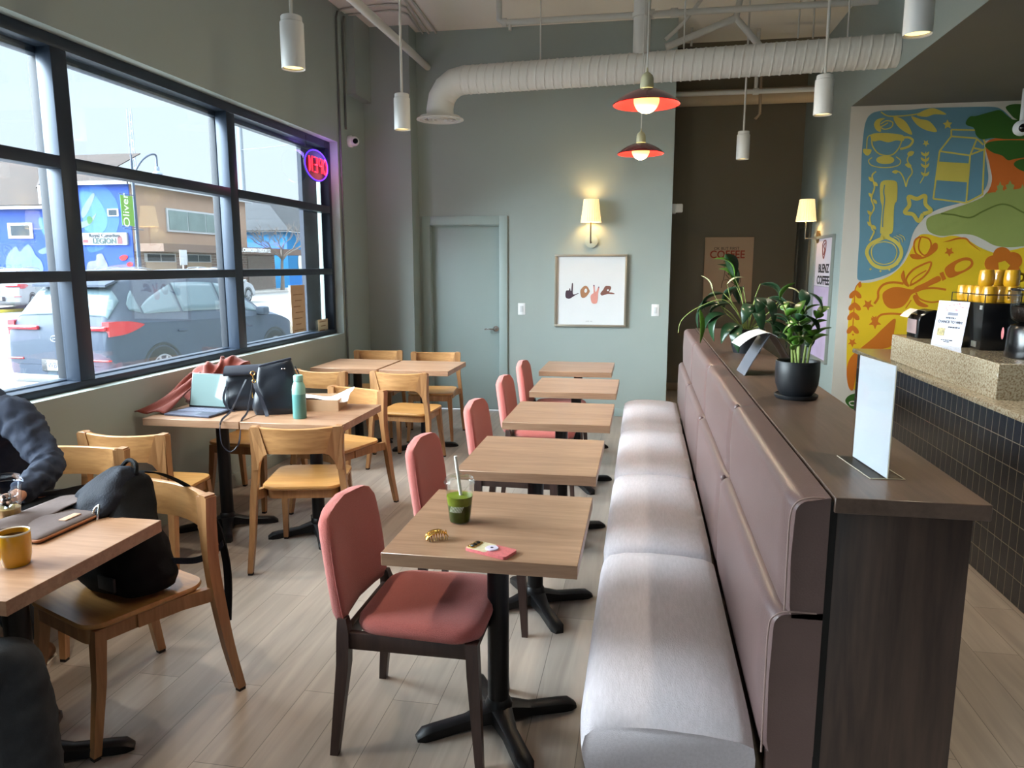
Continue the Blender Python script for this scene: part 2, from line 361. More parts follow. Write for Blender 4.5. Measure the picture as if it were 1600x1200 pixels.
# ======================================================= TABLES
tabletop = woodmat('oak_laminate', (138,104,80), (168,133,106), 0.34, 'x', 0.9, 0.04)
tabletop2 = woodmat('oak_laminate_warm', (140,104,74), (170,132,98), 0.3, 'y', 0.9, 0.04)
black = mat('black_iron', (18,18,20), 0.42, 0.3, var=0.05, bump=0.06, bscale=200)
def make_table(name, label, cat, w_, dd, topm, leglen=0.27):
    t = thing(name, label, cat)
    MB().box(-w_/2, w_/2, -dd/2, dd/2, 0.708, 0.75, 0.0015, 1).build('tabletop', topm, t)
    p = MB(); p.cyl((0,0,0.045), (0,0,0.705), 0.038, seg=24); p.build('pedestal', black, t)
    MB().box(-0.16, 0.16, -0.16, 0.16, 0.70, 0.708).build('mounting_plate', black, t)
    b = MB()
    for a in (0.52+k*PI/2 for k in range(4)):
        c, s_ = math.cos(a), math.sin(a); rings = []
        for q, hw, zt in ((0.0, 0.045, 0.085), (0.05, 0.036, 0.075), (0.12, 0.026, 0.052), (leglen-0.03, 0.028, 0.040), (leglen+0.005, 0.030, 0.034), (leglen+0.03, 0.018, 0.016)):
            zb = 0.012 if q > 0.1 else 0.02
            if q > leglen-0.04: zb = 0.0
            pr = [(-hw, zb), (hw, zb), (hw, zt-0.008), (hw*0.55, zt), (-hw*0.55, zt), (-hw, zt-0.008)]
            rings.append([Vector((q*c - u*s_, q*s_ + u*c, v)) for u, v in pr])
        b.loft(rings)
    b.lathe([(0.05, 0.03), (0.052, 0.07), (0.042, 0.095), (0.038, 0.10)], seg=24)
    b.build('cross_base', black, t); return t
G1 = 'square cafe tables along the banquette'
tb = make_table('cafe_table', 'nearest square oak table, holding the green iced drink and phone', 'table', 0.605, 0.66, tabletop)
tb['group'] = G1; tb.location = (-0.47, 2.377, 0)
for (x, y, lb) in ((-0.474, 3.315, 'second square oak table from the camera along the banquette'), (-0.462, 4.32, 'third and middle of the five square oak tables along the banquette'),
                   (-0.466, 5.36, 'fourth square oak table along the banquette, second from the back wall'), (-0.54, 6.37, 'farthest square oak table along the banquette, nearest the back wall')):
    dup(tb, (x, y, 0), 0, lb, G1)
G2 = 'window tables pushed together in pairs'
t2 = make_table('window_table', 'oak table by the window under the laptop and orange coat', 'table', 0.603, 0.64, tabletop, 0.27)
t2['group'] = G2; t2.location = (-2.528, 4.05, 0)
dup(t2, (-1.918, 4.05, 0), 0, 'oak table with the teal bottle and cardboard box on it', G2)
dup(t2, (-2.515, 6.22, 0), 0, 'empty oak table in the far left corner against the window wall', G2)
dup(t2, (-1.885, 6.20, 0), 0, 'empty oak table in front of the green door, right of its pair', G2)
dup(t2, (-1.925, 1.875, 0), 0, 'near left oak table with the yellow mug and canvas sleeve', G2)
dup(t2, (-2.54, 1.875, 0), 0, 'near left oak table against the window wall, mostly outside the picture', G2)

# ======================================================= BENTWOOD CHAIRS
oakc = woodmat('honey_oak', (146,102,60), (180,134,86), 0.34, 'x', 0.8, 0.05)
oakz = woodmat('honey_oak_legs', (132,92,56), (166,122,80), 0.36, 'z', 0.8, 0.05)
oaks = woodmat('honey_oak_seat', (160,114,62), (190,142,84), 0.30, 'x', 0.6, 0.05)
rubber = mat('black_foot', (22,20,20), 0.7, var=0)
def sweep(b, pts, secs):
    """loft of rectangular sections: pts centres, secs (half width vec, half thick vec)"""
    b.loft([[p-a-c, p+a-c, p+a+c, p-a+c] for p, (a, c) in zip(pts, secs)]); return b
def make_oak_chair(label, group):
    t = thing('oak_chair', label, 'chair', group=group)
    # origin: floor point midway between rear feet; faces +Y
    out = rrect(0, 0.29, 0.215, 0.225, 0.07, 6)
    def sp(x, y):
        if y < 0.15: x = x*(0.90+0.1*(y/0.15)) if y > 0 else x*0.9
        z = 0.452 - 0.014*math.exp(-((x/0.12)**2)) * (1 if y < 0.42 else 0.3) + 0.006*(y > 0.45)
        return x*0.985 if y > .3 else x, y
    rings = []
    base = [sp(x, y) for x, y in out]; cx, cy = 0.0, 0.29
    def rg(f, z, dip=0.0): return [Vector((cx+(x-cx)*f, cy+(y-cy)*f, z - dip)) for x, y in base]
    b = MB(); b.loft([rg(0.95, 0.436), rg(0.995, 0.444), rg(1.0, 0.452), rg(0.985, 0.459), rg(0.8, 0.456), rg(0.5, 0.450), rg(0.15, 0.448)])
    b.build('seat', oaks, t, angle=50)
    fr = MB()
    fr.loft([[Vector((x, y, z)) for x, y in rrect(0, 0.30, 0.19, 0.20, 0.05, 5)] for z in (0.385, 0.438)])
    for s in (-1, 1):   # side rails run back to the rear legs
        sweep(fr, [Vector((s*0.185, 0.34, 0.412)), Vector((s*0.195, 0.18, 0.412)), Vector((s*0.222, 0.10, 0.414)), Vector((s*0.240, 0.05, 0.418))], [(Vector((0.013,0,0)), Vector((0,0,0.026)))]*4)
    fr.build('seat_frame', oakz, t)
    for s in (-1, 1):
        l = MB(); sweep(l, [Vector((s*0.205, 0.525, 0.012)), Vector((s*0.190, 0.485, 0.25)), Vector((s*0.178, 0.468, 0.435))], [(Vector((0.013,0,0)), Vector((0,0.013,0))), (Vector((0.017,0,0)), Vector((0,0.017,0))), (Vector((0.022,0,0)), Vector((0,0.020,0)))])
        leg = l.build('leg', oakz, t)
        MB().box(s*0.205-0.012, s*0.205+0.012, 0.514, 0.538, 0, 0.012).build('foot_pad', rubber, leg)
        l = MB()
        pts = smooth_pts([(s*0.262, 0.0, 0.012), (s*0.250, 0.035, 0.20), (s*0.240, 0.060, 0.40), (s*0.228, 0.066, 0.52), (s*0.217, 0.064, 0.64), (s*0.214, 0.060, 0.785)], 3)
        n = len(pts); sec = []
        for i, p in enumerate(pts):
            q = p.z; a = 0.013 + 0.004*min(q/0.4, 1); 
            if q > 0.55: a = 0.017+0.010*(q-0.55)/0.2
            c = 0.016 + 0.006*min(q/0.4, 1)
            sec.append((Vector((a, 0, 0)), Vector((0, c, 0))))
        sweep(l, pts, sec)
        leg = l.build('leg', oakz, t)
        MB().box(s*0.262-0.012, s*0.262+0.012, -0.014, 0.014, 0, 0.012).build('foot_pad', rubber, leg)
    # curved back board with scarfed ends
    b = MB(); rings = []; N = 14
    for i in range(N+1):
        u = -1+2*i/N; x = u*0.205; y = 0.060 - 0.045*(1-u*u)
        hb = 0.648 + 0.004*(1-u*u); ht = 0.790 - 0.006*(1-u*u)
        th = 0.010 + 0.008*abs(u)**3; tn = Vector((0.205, 0.09*u, 0)).normalized(); nn = Vector((-tn.y, tn.x, 0))*th
        c = Vector((x, y, 0))
        rings.append([c-nn+Vector((0,0,hb)), c+nn+Vector((0,0,hb)), c+nn+Vector((0,0,ht-0.004)), c+nn*0.5+Vector((0,0,ht)), c-nn*0.5+Vector((0,0,ht)), c-nn+Vector((0,0,ht-0.004))])
    b.loft(rings); back = b.build('backrest', oakc, t, angle=45)
    for s in (-1, 1):   # wedge joints at both ends
        b = MB(); P_ = [(0.236, 0.792), (0.205, 0.794), (0.190, 0.790), (0.150, 0.650), (0.170, 0.640), (0.196, 0.60), (0.205, 0.560), (0.236, 0.560)]
        fr_ = []; bk = []
        for x, z in P_:
            yy = 0.060 - 0.045*(1-min(1, (x/0.205))**2)
            fr_.append(Vector((s*x, yy-0.022, z))); bk.append(Vector((s*x, yy+0.022, z)))
        b.loft([fr_, bk]); b.build('corner_joint', oakz, back, smooth=False)
    return t
G3 = 'oak chairs around the window tables'
ch = make_oak_chair('oak chair at the teal bottle table with its back to the camera', G3)
def place(o, x, y, deg): o.location = (x, y, 0); o.rotation_euler = (0, 0, R(deg))
place(ch, -1.755, 3.46, 13)
def oak(x, y, deg, lb): return dup(ch, (x, y, 0), R(deg), lb, G3)
oak(-1.735, 2.505, 157.5, 'oak chair carrying the black backpack at the near left table')
oak(-1.90, 4.78, 163, 'oak chair beyond the cardboard box, facing the camera')
oak(-1.885, 5.44, -4, 'oak chair at the empty far table, right of its pair, back to the camera')
oak(-1.98, 6.94, 188, 'far oak chair against the green door, right of the two along the back wall')
oak(-2.58, 6.98, 188, 'far oak chair in the corner, left of the two along the back wall')
oak(-2.545, 5.43, -9, 'oak chair behind the teal bottle with its back to the camera, near the window wall')
oak(-2.555, 3.16, 2, 'oak chair between the near table and the laptop table, close to the window wall')
oak(-2.565, 2.98, 184, 'oak chair the navy sweater person sits on')
oak(-2.62, 4.86, 178, 'oak chair beyond the laptop, half hidden under the window table')
oak(-1.99, 0.86, 0, 'oak chair the person in dark jeans sits on, at the left edge of the picture')

# ======================================================= CORAL CHAIRS
coral = mat('coral_fabric', (184,98,90), 0.95, var=0.10, vscale=260, bump=0.55, bscale=420, sheen=0.25)
walnut = woodmat('espresso_wood', (40,26,24), (62,42,36), 0.42, 'z', 1.0, 0.05)
def make_coral(label, group):
    t = thing('upholstered_chair', label, 'chair', group=group)   # origin midway between rear feet, faces +Y
    # seat cushion, domed
    b = MB(); o_ = [(x*(1-0.10*max(0, (0.26-y))/0.26), y) for x, y in rrect(0, 0.275, 0.228, 0.215, 0.085, 8)]
    def rg(f, z, sh=0): return [Vector((x*f, 0.275+(y-0.275)*f, z)) for x, y in o_]
    b.loft([rg(0.93, 0.418), rg(0.985, 0.428), rg(1.005, 0.445), rg(0.99, 0.464), rg(0.93, 0.477), rg(0.75, 0.486), rg(0.45, 0.490), rg(0.12, 0.491)])
    b.build('seat_cushion', coral, t, angle=80)
    # curved padded back
    b = MB(); rings = []; N = 12
    for i in range(N+1):
        z = 0.455 + (0.80-0.455)*i/N; f = i/N
        hw = 0.205 + 0.012*math.sin(PI*f); 
        if f > 0.85: hw -= 0.014*((f-0.85)/0.15)**2
        th = 0.033 if 0.06 < f < 0.95 else 0.020
        yb = 0.020 - 0.045*f; pts = []
        for j in range(28):
            a = 2*PI*j/28; ca, sa = math.cos(a), math.sin(a)
            x = hw*math.copysign(abs(ca)**0.35, ca); y = th*math.copysign(abs(sa)**0.6, sa)
            pts.append(Vector((x, yb + y - 0.035*(1-(x/0.21)**2), z + (0.018*(1-(x/0.21)**2) if f > 0.9 else 0))))
        rings.append(pts)
    last = rings[-1]; c = sum(last, Vector())/28
    rings.append([c + (p-c)*0.82 + Vector((0, 0, 0.012)) for p in last]); rings.append([c + (p-c)*0.4 + Vector((0, 0, 0.016)) for p in last])
    b.loft(rings); bk = b.build('backrest', coral, t, angle=80)
    for s in (-1, 1): MB().tube([(s*0.208, 0.030, 0.47), (s*0.218, 0.014, 0.60), (s*0.210, -0.003, 0.72), (s*0.200, -0.008, 0.765)], 0.0025).build('seam_piping', coral, bk)
    fr = MB(); fr.box(-0.185, 0.185, 0.445, 0.47, 0.372, 0.43, 0.003); fr.box(-0.185, 0.185, 0.02, 0.045, 0.372, 0.43, 0.003)
    for s in (-1, 1): fr.box(s*0.205-0.012, s*0.205+0.012, 0.02, 0.47, 0.372, 0.43, 0.003)
    fr.build('seat_frame', walnut, t)
    for s in (-1, 1):
        l = MB(); sweep(l, [Vector((s*0.232, 0.492, 0.0)), Vector((s*0.212, 0.470, 0.32)), Vector((s*0.208, 0.465, 0.43))], [(Vector((0.012,0,0)), Vector((0,0.013,0))), (Vector((0.019,0,0)), Vector((0,0.020,0))), (Vector((0.019,0,0)), Vector((0,0.020,0)))])
        l.build('leg', walnut, t)
        l = MB(); sweep(l, [Vector((s*0.236, -0.005, 0.0)), Vector((s*0.214, 0.030, 0.32)), Vector((s*0.207, 0.032, 0.43)), Vector((s*0.200, 0.026, 0.475))], [(Vector((0.012,0,0)), Vector((0,0.014,0))), (Vector((0.019,0,0)), Vector((0,0.021,0))), (Vector((0.019,0,0)), Vector((0,0.021,0))), (Vector((0.015,0,0)), Vector((0,0.015,0)))])
        l.build('leg', walnut, t)
    return t
G4 = 'coral upholstered chairs facing the banquette'
cc = make_coral('nearest coral upholstered chair, facing the table with the iced drink', G4)
place(cc, -0.972, 2.345, -90)
for y, x, dg, lb in ((3.235, -0.965, -90, 'second coral upholstered chair from the camera'), (4.20, -0.93, -91, 'middle coral upholstered chair of the row of five'), (5.20, -0.94, -90, 'fourth coral upholstered chair, second from the back wall'), (6.08, -0.945, -90, 'farthest coral upholstered chair, nearest the back wall')):
    dup(cc, (x, y, 0), R(dg), lb, G4)
# ======================================================= BANQUETTE + CONSOLE
linen = mat('grey_linen', (190,184,190), 0.9, var=0.07, vscale=120, stretch=(1,0.15,1), bump=0.35, bscale=520, sheen=0.2)
leather = mat('brown_leather', (98,78,76), 0.38, var=0.05, vscale=10, bump=0.10, bscale=240, spec=0.6)
leather_side = leather
dkwood = woodmat('dark_oak_panel', (48,36,32), (72,56,48), 0.45, 'z', 0.8, 0.15, 1.6)
dktop = woodmat('dark_oak_top', (74,58,50), (98,79,68), 0.36, 'y', 0.8, 0.10)
BY0, BY1 = 1.755, 6.50
t = thing('banquette', 'long banquette with light grey linen seat and brown leather back', 'bench', (0, BY0, 0))
L_ = BY1-BY0
MB().box(-0.07, 0.40, 0.03, L_-0.02, 0, 0.30).build('plinth', dkwood, t)
segs = [0, 1.19, 2.36, 3.53, L_]
for i in range(4):
    y0, y1 = segs[i]+0.002, segs[i+1]-0.002; b = MB(); rings = []
    N = 22; prof = [(-0.128, 0.315), (-0.136, 0.35), (-0.138, 0.40), (-0.130, 0.435), (-0.108, 0.456), (-0.05, 0.470), (0.06, 0.476), (0.18, 0.472), (0.27, 0.462), (0.305, 0.45), (0.31, 0.42), (0.31, 0.315)]
    for k_ in range(N+1):
        f = k_/N; e_ = min(f, 1-f); sq = min(1, (e_*N/2.2))**0.5 if e_ < 2.2/N else 1
        rings.append([Vector((x + (0.012*(1-sq) if x < 0 else 0), y0+(y1-y0)*f, (z if z < 0.4 else z - 0.026*(1-sq) + 0.006*math.sin(9*f+i)*(z > 0.45)*sq))) for x, z in prof])
    b.loft(rings); s_ = b.build('seat_cushion', linen, t, angle=70)
# leather back: two tiers, four panels each, rolled tops
for i in range(4):
    y0, y1 = segs[i]+0.001, segs[i+1]-0.001
    for z0, z1, x0, nm, xb in ((0.42, 0.80, 0.318, 'lower_back_panel', 0.445), (0.78, 1.087, 0.352, 'upper_back_panel', 0.445)):
        b = MB(); rings = []; N = 26; rr = 0.034
        for k_ in range(N+1):
            f = k_/N; e_ = min(f, 1-f)*(y1-y0); pin = 0.016*math.exp(-e_/0.018)
            pr = [(xb, z0), (x0+0.006+pin, z0), (x0+pin, z0+0.03), (x0-0.004+pin, (z0+z1)/2), (x0+pin, z1-rr-0.01)]
            for q in range(7):
                a = PI - q/6*PI/2; pr.append((x0+rr+rr*math.cos(a)+pin, z1-rr+rr*math.sin(a)-pin*0.7))
            pr += [(xb, z1-0.002)]
            rings.append([Vector((x, y0+(y1-y0)*f, z)) for x, z in pr])
        b.loft(rings); b.build(nm, leather, t, angle=60)
b = MB()
for (z0, z1, x0) in ((0.42, 0.80, 0.318), (0.80, 1.087, 0.352)):
    pts = [Vector((x0+0.004, -0.001, z0)), Vector((x0+0.003, -0.001, (z0+z1)/2)), Vector((x0+0.004, -0.001, z1-0.05)), Vector((x0+0.018, -0.001, z1-0.015)), Vector((x0+0.05, -0.001, z1-0.003)), Vector((0.43, -0.001, z1-0.003))]
    b.tube(pts, 0.0022, seg=6)
b.build('seam_stitching', mat('leather_thread', (140,118,112), 0.6, var=0), t)
for i in (1, 2, 3):
    for z, x in ((0.795, 0.335), (1.082, 0.375)): MB().sph((x, segs[i], z-0.012), 0.012, 10, 8, (1, 0.8, 1.2)).build('tuft_button', leather, t)
MB().box(0.335, 0.445, 0.004, 0.03, 0.0, 0.42).build('end_panel', leather, t)
# console
t = thing('console_ledge', 'dark oak console ledge behind the leather banquette back', 'ledge', (0, BY0, 0))
MB().box(0.462, 0.755, 0.01, L_, 0, 1.052, 0.001).build('cabinet_panel', dkwood, t)
MB().box(0.452, 0.785, -0.008, L_+0.01, 1.052, 1.09, 0.0015, 1).build('ledge_top', dktop, t)
MB().box(0.446, 0.4615, 0.004, L_, 0.02, 1.075).build('backing_board', mat('black_board', (16,14,14), 0.8, var=0), t)

# ======================================================= SERVICE COUNTER
tile = gridmat('kitkat_tiles', (50,55,66), (42,46,56), (132,124,108), 0.075, 0.128, 0.0022, rough=0.22, swap='yz', bump=0.5)
def granite(name='speckled_granite'):
    if name in MATS: return MATS[name]
    m = bpy.data.materials.new(name); m.use_nodes = True; n = m.node_tree; L = n.links; b = n.nodes['Principled BSDF']
    tc = n.nodes.new('ShaderNodeTexCoord'); n1 = n.nodes.new('ShaderNodeTexNoise'); n1.inputs['Scale'].default_value = 95; n1.inputs['Detail'].default_value = 6
    L.new(tc.outputs['Object'], n1.inputs[0]); rp = n.nodes.new('ShaderNodeValToRGB'); L.new(n1.outputs['Fac'], rp.inputs[0])
    r = rp.color_ramp.elements; r[0].position = 0.36; r[0].color = (*lin((124,102,78)), 1); r[1].position = 0.66; r[1].color = (*lin((176,166,146)), 1)
    q = r.new(0.47); q.color = (*lin((156,143,120)), 1)
    L.new(rp.outputs[0], b.inputs['Base Color']); b.inputs['Roughness'].default_value = 0.16; MATS[name] = m; return m
gr = granite()
t = thing('service_counter', 'service counter with dark kit-kat tiles and speckled granite top', 'counter', (1.80, 0, 0))
MB().box(0.006, 0.62, -1.5, 6.62, 0.0, 0.885).build('counter_body', tile, t, smooth=False)
MB().box(-0.018, 0.70, -1.5, 6.70, 0.885, 0.92, 0.006).build('countertop', gr, t)
MB().box(0.05, 0.52, 4.22, 5.93, 0.92, 1.112, 0.003, 1).build('raised_granite_shelf', gr, t)
# ======================================================= CEILING SERVICES
wpaint = mat('white_pipe_paint', (196,194,188), 0.45, var=0.02)
def spiralmat():
    m = bpy.data.materials.new('spiral_duct'); m.use_nodes = True; n = m.node_tree; L = n.links; b = n.nodes['Principled BSDF']
    b.inputs['Base Color'].default_value = (*lin((212,210,204)), 1); b.inputs['Roughness'].default_value = 0.5; return m
ductm = spiralmat()
A_, B_ = Vector((-1.66, 6.86, 3.285)), Vector((1.885, 6.43, 3.255))
t = thing('air_duct', 'fat white spiral air duct running across below the ceiling', 'duct', A_)
D_ = B_-A_; LEN = D_.length; dn = D_.normalized(); upv = Vector((0,0,1)); sdv = dn.cross(upv).normalized(); upv = sdv.cross(dn)
b = MB(); rings = []; nr = int(LEN/0.0078)
for i in range(nr+1):
    u = LEN*i/nr; ring = []
    for j in range(40):
        a = 2*PI*j/40; ph = (u/0.078 - j/40.0) % 1.0; ph2 = (u/0.078*2 - j/40.0*2) % 1.0
        r = 0.122 + (0.0048 if ph < 0.16 else 0) + (0.002 if 0.5 < ph < 0.6 else 0)
        ring.append(dn*u + sdv*(r*math.cos(a)) + upv*(r*math.sin(a)))
    rings.append(ring)
b.loft(rings); b.build('duct_run', ductm, t, angle=30)
b = MB(); rings = []       # segmented elbow turning down
for k_ in range(5):
    a = R(22.5*k_); c = Vector((-0.235*math.sin(a), 0.03*math.sin(a), -0.235*(1-math.cos(a))))
    f = (-dn*math.cos(a) + Vector((0,0,-1))*math.sin(a)).normalized(); u1 = sdv; u2 = f.cross(u1).normalized()
    rings.append([c + u1*(0.124*math.cos(q*2*PI/32)) + u2*(0.124*math.sin(q*2*PI/32)) for q in range(32)])
rings.append([p - Vector((0,0,0.09)) for p in rings[-1]])
b.loft(rings, cap=False); b.build('duct_elbow', mat('duct_elbow_paint', (212,210,204), 0.5, var=0.01), t, angle=15)
dc = Vector((-0.235, 0.03, -0.235-0.09))
b = MB(); b.lathe([(0.125, 0.012), (0.215, 0.0), (0.218, -0.008), (0.19, -0.010), (0.186, 0.02), (0.158, 0.02), (0.158, -0.010), (0.146, -0.010), (0.142, 0.02), (0.116, 0.02), (0.116, -0.010), (0.104, -0.010), (0.100, 0.02), (0.074, 0.02), (0.074, -0.010), (0.062, -0.010), (0.058, 0.02), (0.034, 0.02), (0.034, -0.010), (0.0, -0.012)], c=dc, seg=40)
b.build('round_diffuser', wpaint, t, angle=25)
for x_, nm in ((0.72, 0), (1.95, 1), (3.2, 2)):
    MB().cyl(dn*x_ + Vector((0,0,0.12)), dn*x_ + Vector((0,0,4.05-A_.z-0.01)), 0.006, seg=8).build('hanger_rod', wpaint, t)
b = MB(); b.cyl(dn*1.60+Vector((0,0,0.10)), dn*1.60+Vector((0,0,4.05-A_.z)), 0.072, seg=28); b.build('duct_riser', wpaint, t)
b = MB(); b.lathe([(0.074, -0.02), (0.084, -0.018), (0.084, 0.018), (0.074, 0.02)], c=dn*1.60+Vector((0,0,0.42)), seg=28); b.build('riser_clamp', wpaint, t)
def pipe(label, pts, r, name='ceiling_pipe', m=wpaint, smooth=False, group='white pipes under the ceiling', cat='pipe'):
    b = MB(); b.tube(pts, r, seg=12, smooth=smooth); return tag(b.build(name, m), label, cat, group)
p0 = onY(668, 105, 7.94); p1 = onY(548, -4, 5.0); p1 = p0 + (p1-p0)*1.25
pipe('white pipe slanting up towards the window corner, ending on the back wall', [p0, p1], 0.034)
zz = 3.78; Yp = 7.05
a0 = onY(776, -40, Yp); a1 = onY(780, 36, Yp); a2 = onY(1020, 24, Yp); a3 = onY(1345, 2, Yp); a3.x = 1.88
a0.x = a1.x; a0.z = 4.05; a2.z = a1.z; a3.z = a1.z
sp_ = pipe('long straight white sprinkler pipe just above the air duct', [a0, a1+Vector((0,0,0.03)), a1+Vector((0.03,0,0)), a2, a3], 0.027)
MB().tube([a1+Vector((0.10,0,0.0)), a1+Vector((0.10,0,-0.07))], 0.016).build('sprinkler_nozzle', wpaint, sp_)
MB().cyl(a1+Vector((0.03,0,0)), a1+Vector((0.07,0,0)), 0.038).build('pipe_coupling', wpaint, sp_)
for xx in (0.0, 0.20): MB().cyl(Vector((xx-0.03, Yp, a1.z)), Vector((xx+0.03, Yp, a1.z)), 0.040).build('pipe_coupling', wpaint, sp_)
Yq = 7.2
q0 = onY(1040, 74, Yq); q1 = onY(1150, 28, Yq); q2 = onY(1187, 72, Yq); q3 = onY(1165, -40, Yq)
pipe('white branch pipe sloping up to the forked joint above the duct', [q0, q1], 0.030)
pipe('white branch pipe dropping from the forked joint behind the duct', [q3, q1, q2], 0.030)
pipe('thin white pipe crossing behind the slanted branch pipes', [onY(1040, 62, 7.5), onY(1068, 36, 7.5), onY(1100, -6, 7.5)], 0.018)
pipe('thin tan conduit bending along the corridor ceiling', [onY(1080, 72, 8.3), onY(1082, 38, 8.3), onY(1095, 28, 8.3), onY(1300, 10, 8.3), onY(1320, 14, 8.3)], 0.012)
for x_, Y_, hl_ in ((1247, 7.3, 'left of the three hanger rods above the right half of the duct'), (1270, 7.3, 'middle of the three hanger rods above the right half of the duct'), (1293, 7.3, 'thickest and rightmost of the three hanger rods above the duct')):
    pipe(hl_, [onY(x_, 60, Y_), Vector((onY(x_, 60, Y_).x, Y_, 4.05))], 0.008 if x_ < 1290 else 0.014, name='hanger_rod', group='hanger rods above the duct')
e0 = onY(1054, 148, 8.45); e1 = onY(1312, 131, 8.45); e1.z = e0.z
cp_ = pipe('white pipe crossing the corridor just below the duct', [e0+Vector((-0.1,0,0)), Vector((1.87, 8.45, e0.z))], 0.024)
mid = Vector((onY(1181, 140, 8.45).x, 8.45, e0.z)); MB().cyl(mid, Vector((mid.x, 8.45, 4.05)), 0.020).build('hanger_rod', wpaint, cp_)
MB().cyl(mid-Vector((0.03,0,0)), mid+Vector((0.03,0,0)), 0.034).build('pipe_coupling', wpaint, cp_)
g0 = onY(1060, 155, 9.2)
tag(MB().cyl((0.275, 9.2, g0.z), (1.875, 9.2, g0.z), 0.088, seg=32).build('corridor_duct', mat('tan_duct_paint', (176,158,134), 0.6, var=0.03)), 'tan duct crossing the corridor behind the white pipe', 'duct')
pipe('short tan pipe with an elbow hanging in the corridor', [onY(1189, 120, 8.9), onY(1187, 178, 8.9), onY(1180, 186, 8.9)], 0.016, m=mat('tan_pipe_paint', (160,140,118), 0.6, var=0.03))
for lb_, pts in zip(('outer thin painted conduit looping from the window wall corner', 'inner thin painted conduit looping from the window wall corner'), ([(524,24),(533,15),(550,12),(606,7),(621,7),(634,12),(663,56)], [(535,31),(545,24),(560,22),(606,17),(622,17),(637,23),(655,48)])):
    pipe(lb_, [onZ(x, y, 4.035) for x, y in pts], 0.009, smooth=False, name='ceiling_conduit', group='thin conduits in the far left ceiling corner')
for lb_, pts in zip(('rightmost straight ceiling conduit running to the back wall', 'left of the two straight ceiling conduits running to the back wall'), ([(641,-3),(684,55)], [(630,-3),(673,57)])):
    pipe(lb_, [onZ(x, y, 4.035) for x, y in pts], 0.011, smooth=False, name='ceiling_conduit', group='straight conduits running to the back wall')
for i in range(2):
    pipe(('nearer', 'farther')[i] + ' dark cable strung under the corridor ceiling', [Vector((0.28, 8.55+0.12*i, 3.92-0.03*i)), Vector((1.0, 8.55+0.12*i, 3.90-0.03*i)), Vector((1.87, 8.55+0.12*i, 3.93-0.03*i))], 0.007, name='ceiling_cable', m=mat('dark_cable', (30,28,26), 0.6, var=0), group='dark cables in the corridor', cat='cable')

# ======================================================= LAMPS
canm = mat('white_can', (206,206,204), 0.4, var=0.01)
glow = mat('warm_lamp_glow', (255,226,160), 0.5, var=0, emit=(255,222,150), estr=1.5)
cordm = mat('white_cord', (200,198,192), 0.6, var=0)
def make_can(label, group):
    t = thing('pendant_spotlight', label, 'lamp', group=group)     # origin at lamp bottom
    b = MB(); b.lathe([(0.050, 0.004), (0.0575, 0.0), (0.0585, 0.004), (0.0585, 0.218), (0.055, 0.222), (0.052, 0.222), (0.052, 0.246), (0.049, 0.25), (0.0, 0.25)], seg=32); b.build('lamp_housing', canm, t, angle=30)
    MB().lathe([(0.052, 0.012), (0.0, 0.012)], seg=32).build('lamp_lens', glow, t)
    MB().cyl((0,0,0.25), (0,0,1.445), 0.009, seg=10).build('stem', cordm, t)
    b = MB()
    for k_ in range(3): b.box(0.050, 0.0535, -0.012+0.012*k_, -0.006+0.012*k_, 0.228, 0.24)
    MB().cyl((0,0,1.425), (0,0,1.449), 0.04).build('ceiling_rose', canm, t)
    return t
GL = 'white cylinder pendant spotlights'
cn = make_can('nearest white cylinder spotlight in front of the street window', GL); cn.location = (-1.77, 3.67, 2.6)
CANS = [(-1.77, 3.67), (-1.765, 5.38), (1.131, 5.35), (0.877, 7.38), (1.131, 3.62), (-1.77, 1.9), (-1.77, 0.1), (1.131, 1.9), (1.131, 0.1)]  # last four hang out of view, added for the light they give
for (x, y), lb in zip(CANS[1:], ('white cylinder spotlight left of the round diffuser', 'white cylinder spotlight beside the white mural border', 'small far white cylinder spotlight hanging in the corridor', 'large white cylinder spotlight at the top right, cut by the picture edge',
      'added out-of-view cylinder spotlight above the near window table', 'added out-of-view cylinder spotlight behind the camera on the window side', 'added out-of-view cylinder spotlight above the near end of the console', 'added out-of-view cylinder spotlight behind the camera on the counter side')):
    dup(cn, (x, y, 2.6), 0, lb, GL)
for i, (x, y) in enumerate(CANS):
    l = bpy.data.lights.new('spot_lamp', 'SPOT'); l.energy = 62; l.color = (1.0, 0.86, 0.66); l.spot_size = R(96); l.spot_blend = 0.7; l.shadow_soft_size = 0.045
    o = bpy.data.objects.new('spot_lamp', l); C.objects.link(o); o.location = (x, y, 2.605)
redout = mat('red_enamel_outer', (92,22,30), 0.22, var=0.02, coat=0.5); redin = mat('red_enamel_inner', (158,16,12), 0.4, var=0.02)
cream = mat('cream_holder', (178,172,138), 0.45, var=0.02)
globe = mat('globe_glow', (255,236,170), 0.5, var=0, emit=(255,228,140), estr=1.0)
